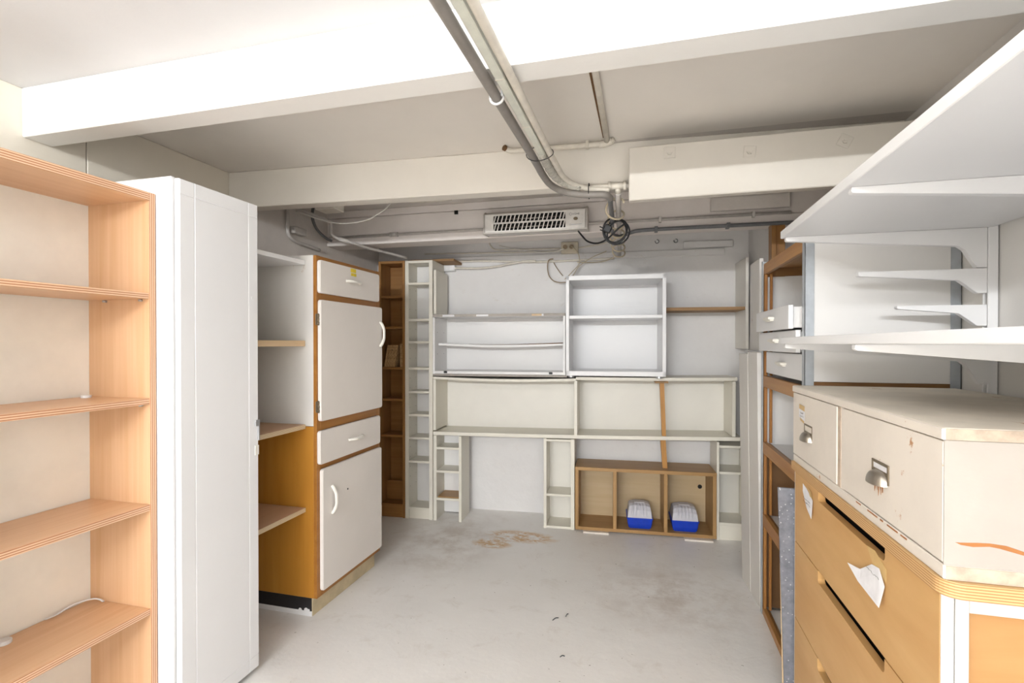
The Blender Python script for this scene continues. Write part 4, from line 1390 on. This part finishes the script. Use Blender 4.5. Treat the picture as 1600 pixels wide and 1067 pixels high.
t = thing('junction_box', 'white junction box at the top of the back wall beside the tall ivory rack', 'junction box', (-.06, .31, 1.99), B)
part('box', bx(-.125, -.02, .28, .33, 1.985, 2.035, bev=.003), M['white_plastic'], t)
part('lid', bx(-.098, -.026, .276, .28, 1.989, 2.031, bev=.002), M['white_plastic'], t)
bpipe('wall_conduit', 'cream conduit running along the top edge of the back wall', [(-.10, .31, 2.068), (.2, .31, 2.066), (.6, .31, 2.044), (.9, .31, 2.045), (1.28, .31, 2.052)], .009, 'white_pvc', 'pipe')
bpipe('wall_cable', 'thick cream cable curving from the white junction box up to the conduit', [(-.16, .30, 2.010), (.0, .29, 2.010), (.12, .29, 2.004), (.25, .295, 2.006), (.36, .295, 2.018), (.47, .295, 2.036), (.58, .293, 2.050), (.66, .29, 2.046)], .0085, 'white_pvc')
bpipe('wall_conduit', 'thin white conduit bending down to the wall socket', [(.265, .325, 2.225), (.272, .325, 2.195), (.30, .325, 2.165), (.36, .325, 2.154), (.6, .325, 2.150), (.85, .325, 2.147)], .007, 'white_pvc', 'pipe')
bpipe('wall_conduit', 'cream conduit running to the wall socket and on to the wound pipe', [(-.30, .327, 2.142), (.1, .327, 2.135), (.5, .327, 2.13), (.82, .327, 2.128), (1.02, .327, 2.15), (1.15, .325, 2.168), (1.27, .30, 2.19)], .006, 'white_pvc', 'pipe')
bpipe('hanging_cable', 'thin white cable sagging below the heater to the wall conduit', [(.91, .02, 2.085), (.83, .10, 2.085), (.72, .18, 2.095), (.60, .26, 2.13), (.46, .31, 2.16), (.35, .322, 2.19)], .0035, 'cable_white')
t = thing('wall_socket', 'cream double power socket on the back wall below the heater', 'socket', (.92, .31, 2.1), B)
part('plate', bx(.862, .998, .290, .345, 2.098, 2.192, bev=.004), M['socket'], t)
for s in (.895, .945):
    m = MB().tube([(s + .021 * math.cos(a), .2885, 2.152 + .021 * math.sin(a)) for a in [2 * PI * k / 18 for k in range(18)]], .0025, 6, closed=True)
    o1 = part('outlet', m, M['socket'], t)
    part('outlet_recess', MB().cyl((s, .289, 2.152), (s, .2905, 2.152), .018, 16), M['cable_brown'], o1)
bpipe('appliance_cable', 'cream cable from the socket hanging in a loop over the white box shelf', [(.945, .27, 2.152), (.975, .25, 2.125), (1.0, .24, 2.09), (1.012, .24, 2.04), (1.005, .24, 2.0), (.965, .235, 1.955), (.93, .22, 1.915), (.90, .20, 1.885)], .0035, 'cable_cream')
bpipe('appliance_cable', 'cream cable slanting from the wound pipe down to the white box shelf', [(1.22, .25, 2.10), (1.12, .25, 2.06), (1.05, .25, 2.02), (1.0, .245, 1.98), (.97, .24, 1.93), (.945, .23, 1.89)], .0035, 'cable_cream')
bpipe('appliance_cable', 'brown cable drooping in a deep loop left of the white box shelf', [(.80, .29, 2.06), (.765, .285, 2.05), (.755, .28, 2.0), (.765, .275, 1.93), (.80, .27, 1.885), (.85, .27, 1.868), (.90, .27, 1.868), (.93, .27, 1.87)], .0042, 'cable_brown')
bpipe('appliance_cable', 'short brown cable end slanting on the wall above the white box shelf', [(.80, .32, 2.035), (.82, .315, 2.0), (.85, .31, 1.955), (.875, .31, 1.925)], .0036, 'cable_brown')
bpipe('appliance_cable', 'cream cable sagging along the wall right of the socket', [(.99, .31, 2.03), (1.10, .30, 2.024), (1.2, .29, 2.03), (1.26, .26, 2.045), (1.285, .23, 2.06)], .004, 'cable_cream')
for s, lb in ((1.605, 'left one of two small dark screw hooks high on the back wall'), (1.745, 'right one of two small dark screw hooks high on the back wall')):
    m = MB().tube([(s + .014 * math.cos(a), .325, 2.175 + .014 * math.sin(a)) for a in [math.radians(-200 + 300 * k / 14) for k in range(15)]], .0028, 6)
    single('screw_hook', lb, 'hook', m, M['dark_steel'], (s, .33, 2.175), B, 'screw hooks on the back wall')

# bits on the floor
for (x, y, a, l), lb in zip(((-.437, 2.482, .9, .019), (-.387, 2.532, 1.3, .015), (-.355, 2.19, .5, .011)),
                            ('longest dark twig scrap in the middle of the floor', 'thin dark twig scrap beside the longest one on the floor', 'small dark scrap on the floor nearest the viewer')):
    m = MB().tube(spline([(x - l * math.cos(a), y - l * math.sin(a), .003), (x, y + .004, .006), (x + l * math.cos(a), y + l * math.sin(a), .003)], 4), .0022, 6)
    single('floor_scrap', lb, 'debris', m, M['dark_steel'], (x, y, 0), W, 'scraps on the floor')
